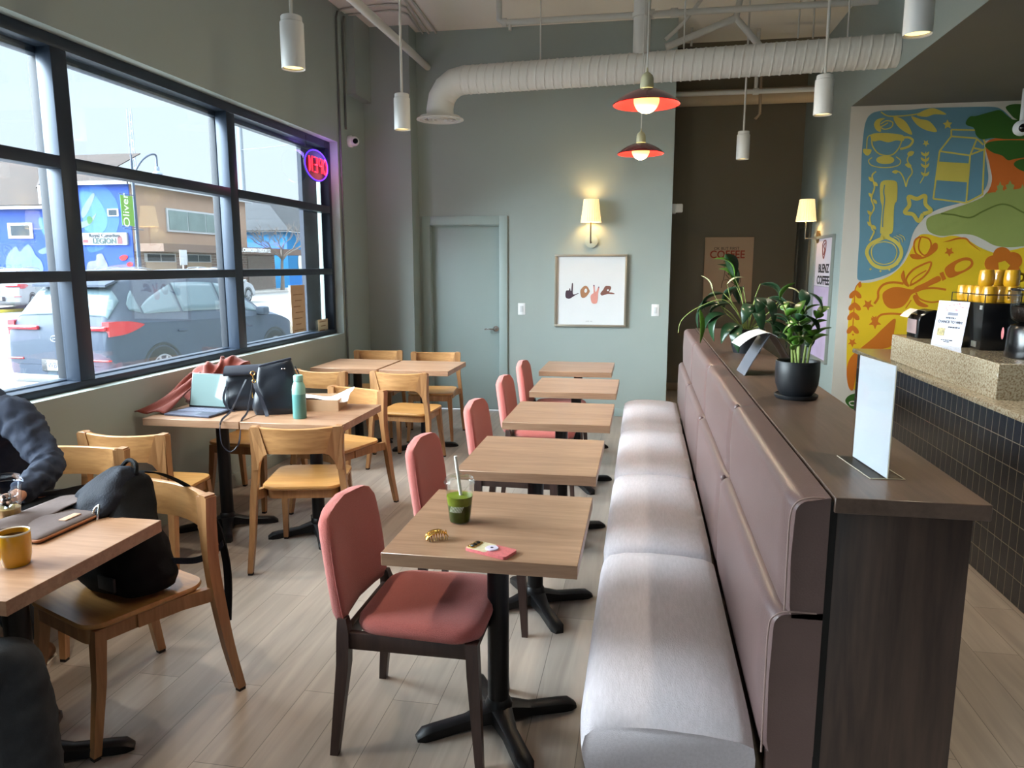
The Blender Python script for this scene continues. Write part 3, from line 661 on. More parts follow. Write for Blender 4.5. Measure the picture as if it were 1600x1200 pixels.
def make_red(label, group):
    t = thing('pendant_lamp', label, 'lamp', group=group)  # origin at rim height
    prof = [(0.178, 0.0), (0.166, 0.012), (0.140, 0.032), (0.105, 0.053), (0.065, 0.070), (0.034, 0.077)]
    MB().lathe(prof, seg=48).build('lamp_shade', redout, t, angle=60)
    sh = kids(t)[0]; b = MB(); b.loft([[Vector((max(r-0.002,0)*math.cos(2*PI*i/48), max(r-0.002,0)*math.sin(2*PI*i/48), z-0.003)) for i in range(48)] for r, z in prof], cap=False); b.build('shade_lining', redin, sh, angle=60)
    MB().sph((0,0,0.022), 0.068, 32, 20).build('globe_bulb', globe, t, angle=80)
    MB().lathe([(0.034, 0.076), (0.036, 0.08), (0.034, 0.13), (0.029, 0.145), (0.018, 0.156), (0.006, 0.165), (0.004, 0.185), (0.0, 0.186)], seg=28).build('lamp_holder', cream, t)
    MB().cyl((0,0,0.18), (0,0,1.57), 0.0035, seg=8).build('cord', cordm, t)
    MB().cyl((0,0,1.548), (0,0,1.578), 0.045).build('ceiling_rose', canm, t)
    return t
GR_ = 'red enamel dish pendants with round bulbs'
r1 = onZ(1010, 163, 2.47); r2 = onZ(1001, 240, 2.47)
rd = make_red('nearer and larger of the two red enamel dish pendants', GR_); rd.location = (r1.x, r1.y, 2.47)
dup(rd, (r2.x, r2.y, 2.47), 0, 'farther, lower-looking of the two red enamel dish pendants', GR_)
for p in (r1, r2):
    l = bpy.data.lights.new('globe_lamp', 'POINT'); l.energy = 24; l.color = (1.0, 0.84, 0.58); l.shadow_soft_size = 0.05
    o = bpy.data.objects.new('globe_lamp', l); C.objects.link(o); o.location = (p.x, p.y, 2.41)
# sconces
pleat = mat('pleated_shade', (250,232,190), 0.8, var=0.02, emit=(255,220,150), estr=0.6)
def make_sconce(label, discm, armm, reach=0.12, rise=0.19, group=None):
    t = thing('wall_sconce', label, 'wall lamp', group=group)   # origin on wall, outwards -Y
    MB().cyl((0, 0, 0), (0, -0.022, 0), 0.068, seg=32).build('wall_plate', discm, t)
    b = MB(); b.tube([(0, -0.02, -0.01), (0, -reach+0.02, -0.015), (0, -reach, 0.0), (0, -reach, rise)], 0.0075, smooth=True); b.build('arm', armm, t)
    b = MB(); rings = []
    for z, r in ((rise+0.0, 0.104), (rise+0.12, 0.089), (rise+0.232, 0.076)):
        rings.append([Vector((r*(1+0.028*math.cos(a*26))*math.cos(a), -reach + r*(1+0.028*math.cos(a*26))*math.sin(a), z)) for a in (2*PI*i/156 for i in range(156))])
    b.loft(rings, cap=False); b.build('lamp_shade', pleat, t, angle=60)
    return t
brz = mat('dark_bronze', (84,72,60), 0.4, 0.8, var=0)
sc_ = make_sconce('wall sconce with pleated lit shade above the framed print', doorm, brz); sc_.location = (-0.555, YB, 1.875)
s2_ = make_sconce('wall sconce with pleated lit shade in the corridor, above the narrow poster', mat('brass_plate', (150,120,80), 0.35, 0.8, var=0), chrome, 0.15, 0.17)
s2_.location = (XR, 8.66, 1.93); s2_.rotation_euler = (0, 0, -PI/2)
for o_, rc in ((sc_, 0.12), (s2_, 0.15)):
    l = bpy.data.lights.new('sconce_lamp', 'POINT'); l.energy = 5.5; l.color = (1.0, 0.72, 0.36); l.shadow_soft_size = 0.03
    p = Vector(o_.location) + (Vector((0, -rc, 0.31)) if o_ is sc_ else Vector((-rc, 0, 0.29)))
    q = bpy.data.objects.new('sconce_lamp', l); C.objects.link(q); q.location = p

# ======================================================= THINGS ON THE WALLS
white = mat('white_plastic', (222,224,226), 0.4, var=0.01)
def switch(x, label):
    t = thing('light_switch', label, 'switch', (x, YB, 1.155), group='white wall switches')
    MB().box(-0.04, 0.04, -0.007, 0, -0.063, 0.063, 0.003).build('switch_plate', white, t)
    MB().box(-0.017, 0.017, -0.011, -0.006, -0.033, 0.033, 0.002).build('rocker', mat('white_rocker', (200,203,206), 0.35, var=0), t)
switch(-1.30, 'white rocker switch between the door and the framed print'); switch(0.131, 'white rocker switch near the right end of the back wall')
FR = thing('framed_print', 'square framed print of four hands signing a word', 'picture', (-0.556, YB, 1.355))
champ = mat('champagne_frame', (150,142,128), 0.35, 0.4, var=0.02)
b = MB(); hw, hh_ = 0.383, 0.383
for a_ in ((-hw, hw, hh_-0.022, hh_), (-hw, hw, -hh_, -hh_+0.022), (-hw, -hw+0.022, -hh_+0.022, hh_-0.022), (hw-0.022, hw, -hh_+0.022, hh_-0.022)): b.box(a_[0], a_[1], -0.034, -0.001, a_[2], a_[3], 0.002)
b.build('frame', champ, FR)
MB().box(-hw+0.02, hw-0.02, -0.012, -0.004, -hh_+0.02, hh_-0.02).build('print_sheet', mat('print_paper', (214,216,218), 0.6, var=0.01), FR, smooth=False)
def LP(x, y, dy): # crop (860,390) scale 9.23
    q = onY(860+x/9.231, 390+y/9.231, YB-dy); return Vector((q.x+0.556, -dy, q.z-1.355))
def handpart(name, col, polys, dy=0.0135):
    b = MB()
    for pl in polys: b.prism([LP(x, y, dy) for x, y in pl], (0, 0.0012, 0))
    return b.build(name, mat('ink_'+name, col, 0.6, var=0.04, vscale=30), FR, smooth=False)
def sm2(pl): return [(v.x, v.y) for v in smooth_pts([(x, y, 0) for x, y in pl], 4, closed=True)]
handpart('hand_pointing', (66,48,60), [sm2([(218,620),(230,590),(268,585),(272,560),(285,562),(292,590),(300,590),(308,500),(316,480),(326,500),(322,600),(326,640),(350,645),(400,628),(402,636),(350,662),(310,690),(268,710),(225,695),(215,660)])])
b_out = sm2([(430,600),(450,560),(490,525),(530,530),(560,580),(566,605),(540,650),(500,690),(460,695),(440,670)])
handpart('hand_circle', (160,114,82), [b_out])
handpart('hand_circle_gap', (214,216,218), [sm2([(490,590),(505,562),(525,570),(528,600),(510,622),(492,612)])], 0.0148)
handpart('hand_two_fingers', (206,140,130), [sm2([(580,670),(600,640),(622,620),(618,520),(628,508),(638,520),(642,590),(655,610),(668,590),(688,540),(702,535),(706,548),(696,600),(688,640),(684,700),(672,765),(640,782),(600,770),(582,720)])])
handpart('hand_curled', (122,80,70), [sm2([(722,630),(760,580),(790,530),(830,524),(868,530),(876,560),(860,590),(850,615),(880,618),(922,632),(922,642),(880,642),(830,640),(790,650),(740,662)])])
handpart('hand_curled_gap', (214,216,218), [sm2([(816,588),(826,574),(840,576),(842,592),(826,600)])], 0.0148)
handpart('painted_nail', (70,64,100), [sm2([(619,520),(628,506),(636,520),(628,532)]), sm2([(690,538),(702,533),(707,545),(698,552)])], 0.0148)
text('caption', 'LOVE  ALL', 0.016, mat('caption_grey', (130,130,134), 0.6, var=0), FR, (-0.01, -0.0135, -0.325), (PI/2, 0, 0), 0.0004)
# coffee poster at the end of the corridor
PO = thing('coffee_poster', 'tan canvas poster reading OK BUT FIRST COFFEE at the corridor end', 'poster', (1.052, YC, 1.571))
MB().box(-0.297, 0.297, -0.03, -0.001, -0.404, 0.404, 0.003).build('canvas', mat('tan_canvas', (196,168,142), 0.8, var=0.02), PO)
ink = mat('dark_ink', (52,40,40), 0.7, var=0); redink = mat('rust_ink', (158,58,38), 0.7, var=0.05)
text('small_lettering', 'OK BUT FIRST', 0.052, ink, PO, (-0.03, -0.0305, 0.262), (PI/2, 0, 0), 0.0006, xs=0.95)
text('large_lettering', 'COFFEE', 0.135, redink, PO, (-0.02, -0.0305, 0.185), (PI/2, 0, 0), 0.0008, bold=0.002, xs=0.92)
def PP(x, y): # crop (1090,360) scale 10
    q = onY(1090+x/10, 360+y/10, YC-0.031); return Vector((q.x-1.052, -0.031, q.z-1.571))
b = MB()
for st in ([(410,500),(430,470),(470,470),(500,475),(535,500),(545,540),(540,560)], [(420,545),(418,580),(430,610),(455,625),(475,605)], [(470,470),(490,520),(530,560),(515,600)], [(475,430),(490,415),(510,430),(505,450)],
           [(515,600),(560,590),(600,640),(660,720),(665,800),(630,855),(590,850),(520,800)], [(520,755),(640,750),(645,790)], [(520,755),(525,800)], [(480,650),(500,700),(540,640)], [(440,690),(480,740),(500,760)], [(560,600),(575,650),(570,740)],
           [(520,800),(460,770),(420,780)], [(590,850),(540,880),(520,910)], [(400,780),(380,830),(370,900)], [(430,620),(420,680),(400,780)]):
    b.tube([PP(*p) for p in st], 0.0036, seg=5)
for e_ in ((418,555),(455,558),(480,680)): b.sph(PP(*e_), 0.008, 8, 6, (1, 0.3, 1.2))
b.build('line_drawing', ink, PO)
# narrow framed poster in the corridor
PB = thing('framed_poster', 'tall narrow framed poster reading BLENZ COFFEE on the corridor wall', 'poster', (XR, 8.34, 1.275), -PI/2)
b = MB(); hw, hh_ = 0.40, 0.66
for a_ in ((-hw, hw, hh_-0.03, hh_), (-hw, hw, -hh_, -hh_+0.03), (-hw, -hw+0.03, -hh_+0.03, hh_-0.03), (hw-0.03, hw, -hh_+0.03, hh_-0.03)): b.box(a_[0], a_[1], -0.03, -0.001, a_[2], a_[3], 0.002)
b.build('frame', mat('silver_green_frame', (140,144,138), 0.4, 0.2, var=0.02), PB)
MB().box(-hw+0.028, hw-0.028, -0.012, -0.004, 0.13, hh_-0.028).build('upper_sheet', mat('poster_lilac_white', (206,196,204), 0.6, var=0.01), PB, smooth=False)
MB().box(-hw+0.028, hw-0.028, -0.012, -0.004, -hh_+0.028, 0.125).build('lower_sheet', mat('poster_lilac', (188,168,196), 0.6, var=0.18, vscale=2.2), PB, smooth=False)
text('lettering', 'BLENZ\nCOFFEE', 0.125, mat('poster_ink', (30,26,30), 0.6, var=0), PB, (0.02, -0.0128, 0.25), (PI/2, 0, 0), 0.0008, bold=0.004, xs=1.25)
rk = mat('rust_red_logo', (120,50,44), 0.6, var=0)
b = MB()
for st in ([(-0.06,0.50),(-0.075,0.56),(-0.03,0.60),(0.05,0.605),(0.075,0.56),(0.05,0.48),(0.0,0.42),(-0.04,0.46),(-0.06,0.50)], [(0.03,0.58),(-0.02,0.55),(0.03,0.51),(-0.01,0.46)]): b.tube([(x, -0.013, z) for x, z in st], 0.006, seg=6)
b.build('logo_mark', rk, PB)
b = MB(); b.prism([(-0.06,-0.014,0.02),(0.07,-0.014,0.02),(0.05,-0.014,-0.12),(0.0,-0.014,-0.22),(-0.04,-0.014,-0.12)], (0,0.001,0)); b.box(-0.008,0.008,-0.014,-0.013,-0.36,-0.2); b.build('drink_picture', mat('poster_drink_green', (120,140,110), 0.6, var=0.2, vscale=12), PB, smooth=False)
# dome cameras
def domecam(name, label, loc, rz, s=1.0):
    t = thing(name, label, 'camera', loc, rz)
    b = MB(); b.lathe([(0.0, 0), (0.052*s, 0), (0.055*s, 0.012*s), (0.055*s, 0.03*s), (0.048*s, 0.04*s), (0.0, 0.042*s)], M=T(ry=PI/2)); b.build('base_plate', white, t)
    b = MB(); b.sph((0.055*s, 0, 0), 0.046*s, 24, 16); b.build('eyeball', white, t)
    b = MB(); d_ = Vector((0.55, -0.75, -0.1)).normalized(); c = Vector((0.055*s,0,0)); b.cyl(c+d_*0.030*s, c+d_*0.050*s, 0.026*s, 0.024*s, 20); b.build('lens', mat('camera_lens_black', (14,14,18), 0.1, var=0), t)
    return t
pc = onX(545, 221, XL)
domecam('security_camera', 'white dome security camera on the left wall past the window', (XL, pc.y, pc.z), 0, 1.05)
t = thing('emergency_light', 'small white twin emergency light on the corridor wall corner', 'lamp', (0.27, 8.25, 2.22))
MB().box(0, 0.05, -0.05, 0.05, -0.05, 0.05, 0.006).build('housing', white, t); MB().box(0.045, 0.12, -0.045, 0.0, -0.04, 0.05, 0.012).build('lamp_head', white, t)

# ======================================================= NEON SIGN IN THE WINDOW
NS = thing('neon_sign', 'red and blue neon OPEN sign hanging in the window corner', 'sign', (-2.99, 6.58, 2.53))
nred = mat('neon_red', (255,60,70), 0.4, var=0, emit=(255,40,60), estr=1.6); nblue = mat('neon_blue', (90,60,255), 0.4, var=0, emit=(70,40,255), estr=1.8)
bkm = mat('sign_black', (20,18,26), 0.5, var=0)
def ov(r1, r2, n=40): return [Vector((0, r1*math.cos(2*PI*i/n), r2*math.sin(2*PI*i/n))) for i in range(n+1)]
b = MB(); b.loft([[Vector((x, y, z)) for _, y, z in ov(0.25, 0.145)[:-1]] for x in (-0.012, -0.004)]); b.build('backing_board', bkm, NS)
MB().tube(ov(0.242, 0.135), 0.006, seg=6, smooth=False).build('neon_oval', nblue, NS)
b = MB()
def gl(pts, yc): # strokes of one mirrored letter
    b.tube([Vector((0.012, yc - x*0.075, z*0.13)) for x, z in pts], 0.0075, seg=6, smooth=False)
yO, yP, yE, yN = 0.185, 0.065, -0.055, -0.175
yO, yP, yE, yN = (0.155, 0.055, -0.045, -0.145)
b.tube([Vector((0.012, yO+0.038*math.cos(a), 0.065*math.sin(a))) for a in (2*PI*i/20 for i in range(21))], 0.0075, seg=6, smooth=False)
gl([(-0.4,-0.5),(-0.4,0.5),(0.2,0.5),(0.45,0.25),(0.2,0.0),(-0.4,0.0)], yP)
gl([(0.4,0.5),(-0.4,0.5),(-0.4,-0.5),(0.4,-0.5)], yE); gl([(-0.4,0.0),(0.25,0.0)], yE)
gl([(-0.4,-0.5),(-0.4,0.5),(0.4,-0.5),(0.4,0.5)], yN)
b.build('neon_lettering', nred, NS)
b = MB(); b.tube([(0.0,-0.2,0.13),(0.0,-0.2,0.24)], 0.002); b.tube([(0.0,0.2,0.12),(0.0,0.2,0.24)], 0.002); b.build('hanging_chain', bkm, NS)
for col, dy, dz in (((0.35,0.2,1.0), 0.2, 0.10), ((1.0,0.15,0.2), 0.15, -0.05)):
    l = bpy.data.lights.new('neon_glow', 'POINT'); l.energy = 1.4; l.color = col; l.shadow_soft_size = 0.08
    q = bpy.data.objects.new('neon_glow', l); C.objects.link(q); q.location = (-2.93, 6.58+dy, 2.53+dz)
# notices on the glass
def notice(label, pts, col, lines):
    a = onX(*pts[0], -3.09); c = onX(*pts[1], -3.09); y0, y1 = a.y, c.y; z0, z1 = min(a.z, c.z), max(a.z, c.z)
    t = thing('window_notice', label, 'notice', (-3.092, (y0+y1)/2, (z0+z1)/2)); hy, hz = abs(y1-y0)/2, (z1-z0)/2
    MB().box(-0.001, 0.0, -hy, hy, -hz, hz).build('paper_sheet', mat('notice_paper_'+str(col[0]), col, 0.8, var=0.06, vscale=8), t, smooth=False)
    b = MB()
    for k_ in range(lines): z = hz*0.6 - 2*hz*0.75*k_/max(1, lines-1); b.box(0.0, 0.0008, -hy*(0.7-0.25*(k_ % 2)), hy*(0.7-0.2*(k_ % 3)), z-0.004, z+0.004)
    b.build('printed_lines', mat('faded_print', (140,110,80), 0.8, var=0), t, smooth=False)
notice('long tan paper notice taped to the window', ((454,446),(479,517)), (190,164,134), 7)
notice('small cream notice in the bottom right corner of the window', ((497,500),(513,515)), (212,200,170), 3)
# ======================================================= PAINTED MURAL
MUR = thing('painted_mural', 'colourful mural of coffee tools, plants and hills on the kitchen wall', 'mural', (3.2, 7.70, 1.6))
MO = Vector(MUR.location)
SRC = {'a': (1300,140,4.0), 'b': (1340,360,6.154), 'c': (1300,400,5.0), 'p': (0,0,1.0)}
def mp_(pt, src, lay):
    x0, y0, s = SRC[src]; q = onY(x0+pt[0]/s, y0+pt[1]/s, 7.70); return Vector((q.x, 7.70-0.0016*lay, q.z)) - MO
LC = [0]
def bump_lay(lay): LC[0] = (LC[0]+1) % 9; return lay + LC[0]*0.06
def mpoly(b, pts, src='a', lay=1, smooth=True):
    lay = bump_lay(lay)
    pts = [(v.x, v.y) for v in smooth_pts([(x, y, 0) for x, y in pts], 5, closed=True)] if smooth else pts
    b.prism([mp_(p, src, lay) for p in pts], (0, 0.0014, 0)); return b
def mstroke(b, pts, w_, src='a', lay=2, taper=False):
    lay = bump_lay(lay)
    sc = SRC[src][2]; P = smooth_pts([(x, y, 0) for x, y in pts], 6); n = len(P); Lf, Rt = [], []
    for i, p in enumerate(P):
        d = (P[min(i+1, n-1)]-P[max(i-1, 0)]).normalized(); nn = Vector((-d.y, d.x, 0))*w_/2*(1 if not taper else max(0.15, math.sin(PI*(i+0.3)/(n))))
        Lf.append(mp_((p.x+nn.x, p.y+nn.y), src, lay)); Rt.append(mp_((p.x-nn.x, p.y-nn.y), src, lay))
    off = Vector((0, 0.0014, 0)); b.loft([[l, r, r+off, l+off] for l, r in zip(Lf, Rt)]); return b
def mcol(n, c): return mat('mural_'+n, c, 0.65, var=0.05, vscale=3)
BLU, YEL, ORG, YOL, ORW, OLV, OLD, GRN, WHT = (mcol('blue', (100,140,156)), mcol('cream_yellow', (206,186,84)), mcol('rust', (196,106,22)), mcol('yellow', (222,184,30)), mcol('orange', (206,104,36)),
   mcol('olive', (146,156,84)), mcol('dark_olive', (104,116,46)), mcol('green', (52,96,30)), mcol('white', (206,198,186)))
def mb(name, m, fn):
    b = MB(); fn(b); return b.build(name, m, MUR, smooth=False)
mb('blue_field', BLU, lambda b: mpoly(b, [(235,160),(270,140),(340,130),(470,128),(600,115),(800,110),(1000,108),(1060,125),(1105,165),(1120,195),(1060,300),(960,320),(955,380),(968,470),(976,560),(950,630),(890,680),(790,712),(680,742),(600,782),(540,842),(505,900),(478,990),(445,1065),(395,1130),(300,1172),(225,1190),(165,1190),(158,1140),(166,1000),(172,900),(174,750),(180,600),(186,400),(200,250),(215,190)]))
mb('orange_field', ORW, lambda b: mpoly(b, [(965,330),(1100,290),(1250,250),(1500,260),(1500,700),(1200,720),(1000,760),(800,790),(690,772),(820,724),(910,694),(975,635),(1000,560),(985,470)]))
mb('green_hill', OLV, lambda b: mpoly(b, [(588,830),(610,795),(700,765),(760,742),(880,700),(960,662),(985,645),(1035,640),(1150,622),(1300,600),(1500,560),(1500,940),(1300,968),(1120,985),(1020,975),(950,940),(880,910),(800,903),(700,915),(640,905),(600,880)], lay=2))
mb('fir_trees', OLV, lambda b: [mpoly(b, [(x-w_,660),(x-w_,y+60),(x-w_*0.6,y+55),(x-w_*0.8,y+30),(x-w_*.3,y+25),(x,y),(x+w_*.3,y+25),(x+w_*0.8,y+30),(x+w_*0.6,y+55),(x+w_,y+60),(x+w_,660)], lay=1.5, smooth=False) for x, y, w_ in ((1050,572,26),(1112,566,34),(1190,590,30),(968,640,18))])
mb('hill_line', OLD, lambda b: mstroke(b, [(680,775),(760,783),(860,800),(940,762),(1040,720),(1110,725),(1200,770),(1320,800),(1480,760)], 10, lay=3))
mb('tree_foliage', GRN, lambda b: [mpoly(b, p, lay=3) for p in ([(835,205),(860,170),(900,165),(990,140),(1050,130),(1095,165),(1140,190),(1220,180),(1300,240),(1260,300),(1100,310),(1000,303),(935,312),(900,285),(885,240),(845,225)],
   [(1085,110),(1130,92),(1200,92),(1400,100),(1480,160),(1400,220),(1230,200),(1150,185),(1110,150)], [(955,350),(1010,322),(1200,318),(1400,340),(1440,400),(1250,420),(1150,432),(1100,442),(1060,412),(1000,392)], [(1135,470),(1160,442),(1240,430),(1360,440),(1400,500),(1260,520),(1180,505)])])
mb('yellow_field', YOL, lambda b: mpoly(b, [(1341,444),(1362,441),(1390,431),(1412,411),(1426,384),(1436,368),(1450,366),(1470,371),(1490,368),(1510,374),(1530,386),(1555,395),(1580,391),(1620,385),(1670,400),(1690,480),(1680,600),(1600,660),(1480,655),(1400,640),(1360,640),(1345,622),(1335,609),(1327,604),(1323,585),(1323,540),(1326,495),(1332,465)], 'p', 1))
mb('green_blob', GRN, lambda b: mpoly(b, [(105,1140),(120,1100),(160,1078),(200,1075),(260,1090),(270,1150),(240,1190),(160,1195)], 'c', 1))
mb('blob_highlight', WHT, lambda b: mstroke(b, [(190,1165),(150,1165),(135,1145),(165,1135),(195,1150)], 8, 'c', 2))
# blue side motifs
def carton(b):
    for s_ in ([(745,250),(920,255)], [(745,250),(745,290)], [(745,292),(905,305)], [(745,292),(672,385)], [(672,385),(862,412)], [(862,412),(905,308)], [(905,308),(945,345)], [(870,405),(955,372)], [(885,365),(945,378)], [(672,385),(632,682)], [(862,412),(838,706)], [(632,682),(838,708)], [(952,372),(940,660)], [(838,708),(940,655)], [(920,255),(958,340),(955,372)]): mstroke(b, s_, 10)
    mpoly(b, [(660,450),(858,462),(850,580),(650,566)], smooth=False, lay=2)
mb('carton_motif', YEL, carton)
def cup(b):
    mpoly(b, [(245,280),(330,272),(440,285),(445,320),(400,318),(350,330),(300,318),(255,322)], lay=2); mstroke(b, [(248,300),(252,350),(285,395),(330,412),(380,405),(420,360),(440,300)], 8)
    mstroke(b, [(438,300),(480,300),(505,320),(480,355),(425,372)], 14); mpoly(b, [(275,440),(300,418),(365,418),(388,440),(365,462),(300,462)], lay=3)
    mstroke(b, [(250,425),(228,445),(250,475),(330,488),(410,475),(428,445),(400,420)], 6); mstroke(b, [(250,282),(222,300),(216,370)], 6); mpoly(b, [(195,372),(222,372),(245,375),(240,398),(220,413),(198,396)], lay=2)
mb('tea_cup_motif', YEL, cup)
def leaves(b):
    mstroke(b, [(305,140),(350,165),(430,165),(520,155),(600,135)], 8)
    for p in ([(530,160),(580,128),(640,118),(715,155),(640,155),(590,170)], [(385,172),(430,180),(470,215),(500,282),(440,255),(400,215)], [(495,168),(550,185),(610,200),(655,262),(590,255),(530,220)]): mpoly(b, p, lay=2)
    mpoly(b, [(262,215),(285,185),(330,180),(300,205),(305,262),(275,252)], lay=2); mstroke(b, [(305,215),(340,195),(378,205),(370,235),(330,248),(305,235),(330,220),(350,208)], 7)
mb('leaf_branch_motif', YEL, leaves)
def star5(b, cx, cy, r, src='a', lay=2, k=0.5, rot=0.3, hollow=False, w_=18):
    pts = [(cx+(r if i % 2 == 0 else r*k)*math.cos(rot+i*PI/5), cy+(r if i % 2 == 0 else r*k)*math.sin(rot+i*PI/5)) for i in range(10)]
    if hollow: mstroke(b, pts[1:]+[pts[0], pts[1]], w_, src, lay)
    else: mpoly(b, pts, src, lay)
mb('star_motif', YEL, lambda b: star5(b, 534, 736, 86, hollow=True, k=0.62, w_=24, rot=0.25, lay=3.2))
def pf(b):
    mpoly(b, [(300,600),(315,572),(350,566),(395,572),(408,600),(405,690),(388,730),(380,880),(358,905),(360,925),(305,925),(308,900),(300,885),(312,740),(302,690)], lay=2)
    mstroke(b, [(325,925),(250,960),(220,1000),(222,1040),(260,1095),(325,1115),(390,1095),(430,1040),(428,990),(395,950),(345,925),(320,926)], 22)
    mstroke(b, [(325,950),(270,965),(245,1010),(265,1070),(325,1092),(385,1070),(405,1010),(380,965),(325,950)], 6)
mb('portafilter_motif', YEL, pf)
mb('handle_shine', BLU, lambda b: mstroke(b, [(328,595),(322,640),(328,690),(318,780),(315,860)], 7, lay=3))
def sprigs(b):
    mstroke(b, [(275,512),(250,540),(265,610),(245,680),(262,740),(235,800),(250,870),(262,890),(235,945)], 9)
    for x, y in ((240,560),(272,590),(240,660),(268,700),(232,770),(262,860),(232,840)): mpoly(b, [(x-12,y-14),(x+8,y-6),(x+12,y+14),(x-6,y+8)], lay=3)
    mstroke(b, [(585,390),(580,520),(550,585)], 6)
    for y in (395,430,468,520): mpoly(b, [(556,y-6),(582,y+6),(606,y-8),(600,y+14),(582,y+22),(560,y+12)], lay=3)
    star5(b, 587, 335, 22, k=0.5); star5(b, 722, 218, 30, k=0.55, rot=0.9)
    mstroke(b, [(462,608),(475,560),(500,520),(490,480),(470,440),(490,395)], 8); mstroke(b, [(462,608),(445,550),(420,515),(380,515)], 8)
    mpoly(b, [(470,400),(490,384),(512,390),(500,412),(478,416)], lay=3); mpoly(b, [(455,470),(475,460),(495,475),(480,490)], lay=3); mpoly(b, [(374,515),(395,503),(412,510),(398,526)], lay=3)
    for q in ([(385,920),(415,935),(425,965)], [(402,912),(432,928),(442,955)], [(420,906),(446,920),(456,942)]): mstroke(b, q, 4)
    for x, y in ((240,1122),(302,1134),(358,1126),(408,1090)): star5(b, x, y, 9)
mb('sprig_motif', YEL, sprigs)
# yellow side motifs
def spoon(b):
    mpoly(b, [(238,640),(252,592),(320,552),(400,545),(520,568),(560,540),(650,500),(770,438),(798,482),(700,530),(600,582),(520,615),(480,680),(420,738),(320,752),(262,712)], 'b', 2)
    mpoly(b, [(785,412),(822,396),(850,465),(815,486)], 'b', 2, smooth=False); mpoly(b, [(835,375),(900,312),(1000,265),(1080,265),(1112,312),(1088,362),(1000,412),(880,456)], 'b', 2)
mb('spoon_motif', ORG, spoon)
mb('spoon_hole', YOL, lambda b: mpoly(b, [(930,370),(950,322),(1020,290),(1080,297),(1080,332),(1020,380),(950,397)], 'b', 3))
def flower(b):
    for k_ in range(5): a = R(-100+72*k_); cx, cy = 1405+100*math.cos(a), 335+95*math.sin(a); mpoly(b, [(cx+88*math.cos(t_*PI/4), cy+82*math.sin(t_*PI/4)) for t_ in range(8)], 'b', 2+k_*0.15)
mb('flower_motif', ORG, flower)
mb('flower_centre', YOL, lambda b: mpoly(b, [(1350,310),(1415,292),(1462,335),(1430,385),(1355,378)], 'b', 4, smooth=False))
def swirl(b):
    mstroke(b, [(490,540),(465,470),(520,390),(600,340),(700,305),(690,370),(640,440),(560,500),(500,530)], 18, 'b'); mstroke(b, [(510,530),(520,480),(580,430),(660,385)], 12, 'b'); mpoly(b, [(415,440),(440,385),(452,430),(460,500),(480,540),(440,510)], 'b', 2)
    mstroke(b, [(440,512),(340,500),(250,520),(200,580),(195,650),(160,705)], 22, 'b'); star5(b, 100, 715, 55, 'b', 2)
    mstroke(b, [(560,580),(640,560),(740,555),(850,570)], 20, 'b'); mstroke(b, [(560,600),(600,660),(700,690),(800,680)], 16, 'b'); mpoly(b, [(530,640),(560,620),(600,680),(680,725),(640,740),(570,715)], 'b', 2)
    mstroke(b, [(820,112),(880,100),(960,78),(1040,80),(1090,130),(1180,200)], 18, 'b', taper=True); star5(b, 880, 205, 46, 'b', 2, k=0.55)
    mstroke(b, [(600,60),(555,90),(540,150),(560,220),(610,250)], 16, 'b'); mstroke(b, [(610,60),(590,120),(590,190),(640,240),(690,200),(705,130),(680,80),(610,60)], 14, 'b'); mpoly(b, [(500,235),(550,228),(640,250),(700,160),(740,120),(768,135),(760,190),(680,250),(600,278),(530,272)], 'b', 2)
    mstroke(b, [(180,850),(230,810),(320,800),(420,805)], 20, 'b'); star5(b, 160, 850, 36, 'b', 2); mstroke(b, [(460,750),(500,690),(515,670)], 10, 'b')
mb('leaf_swirl_motif', ORG, swirl)
def stemp(b):
    mstroke(b, [(215,205),(180,260),(172,400),(160,580)], 8, 'c')
    for x, y in ((180,305),(175,400),(165,475),(160,580)): mpoly(b, [(x-45,y+22),(x-40,y-10),(x,y-38),(x+40,y-10),(x+48,y+22),(x+20,y+24),(x,y+2),(x-20,y+24)], 'c', 2)
    mpoly(b, [(205,215),(222,200),(230,235),(210,248)], 'c', 2); star5(b, 158, 676, 36, 'c', 2); mpoly(b, [(160,605),(172,612),(164,622),(155,614)], 'c', 2)
    mpoly(b, [(118,860),(150,785),(220,722),(320,640),(400,562),(492,488),(484,590),(464,700),(350,735),(250,780),(205,860),(182,960),(162,1048),(132,1030),(115,950)], 'c', 2)
    star5(b, 335, 520, 50, 'c', 2)
mb('tall_flower_motif', ORG, stemp)
# ======================================================= THINGS ON THE NEAREST TABLE
TZ = 0.7502
clear = panemat('clear_plastic', (0.95,0.96,0.95), 0.07, 0.05)
t = thing('iced_drink', 'clear plastic cup of green iced tea with a straw on the nearest table', 'drink', (-0.60, 2.36, TZ))
MB().lathe([(0.0, 0.001), (0.033, 0.001), (0.035, 0.004), (0.044, 0.075), (0.049, 0.132), (0.050, 0.136)], seg=36).build('plastic_cup', clear, t, angle=60)
for o in [kids(t)[0]]: o.data.materials[0] = clear
grn = mat('green_tea', (62,76,10), 0.35, var=0.25, vscale=28, trans=0.25)
grn2 = mat('green_tea_top', (118,132,34), 0.4, var=0.15, vscale=40)
MB().lathe([(0.0, 0.003), (0.0325, 0.003), (0.0345, 0.006), (0.0405, 0.062), (0.0405, 0.063), (0.0, 0.063)], seg=36).build('dark_tea', grn, t, angle=60)
MB().lathe([(0.0, 0.0635), (0.0408, 0.0635), (0.0445, 0.094), (0.0, 0.096)], seg=36).build('pale_tea_layer', grn2, t, angle=60)
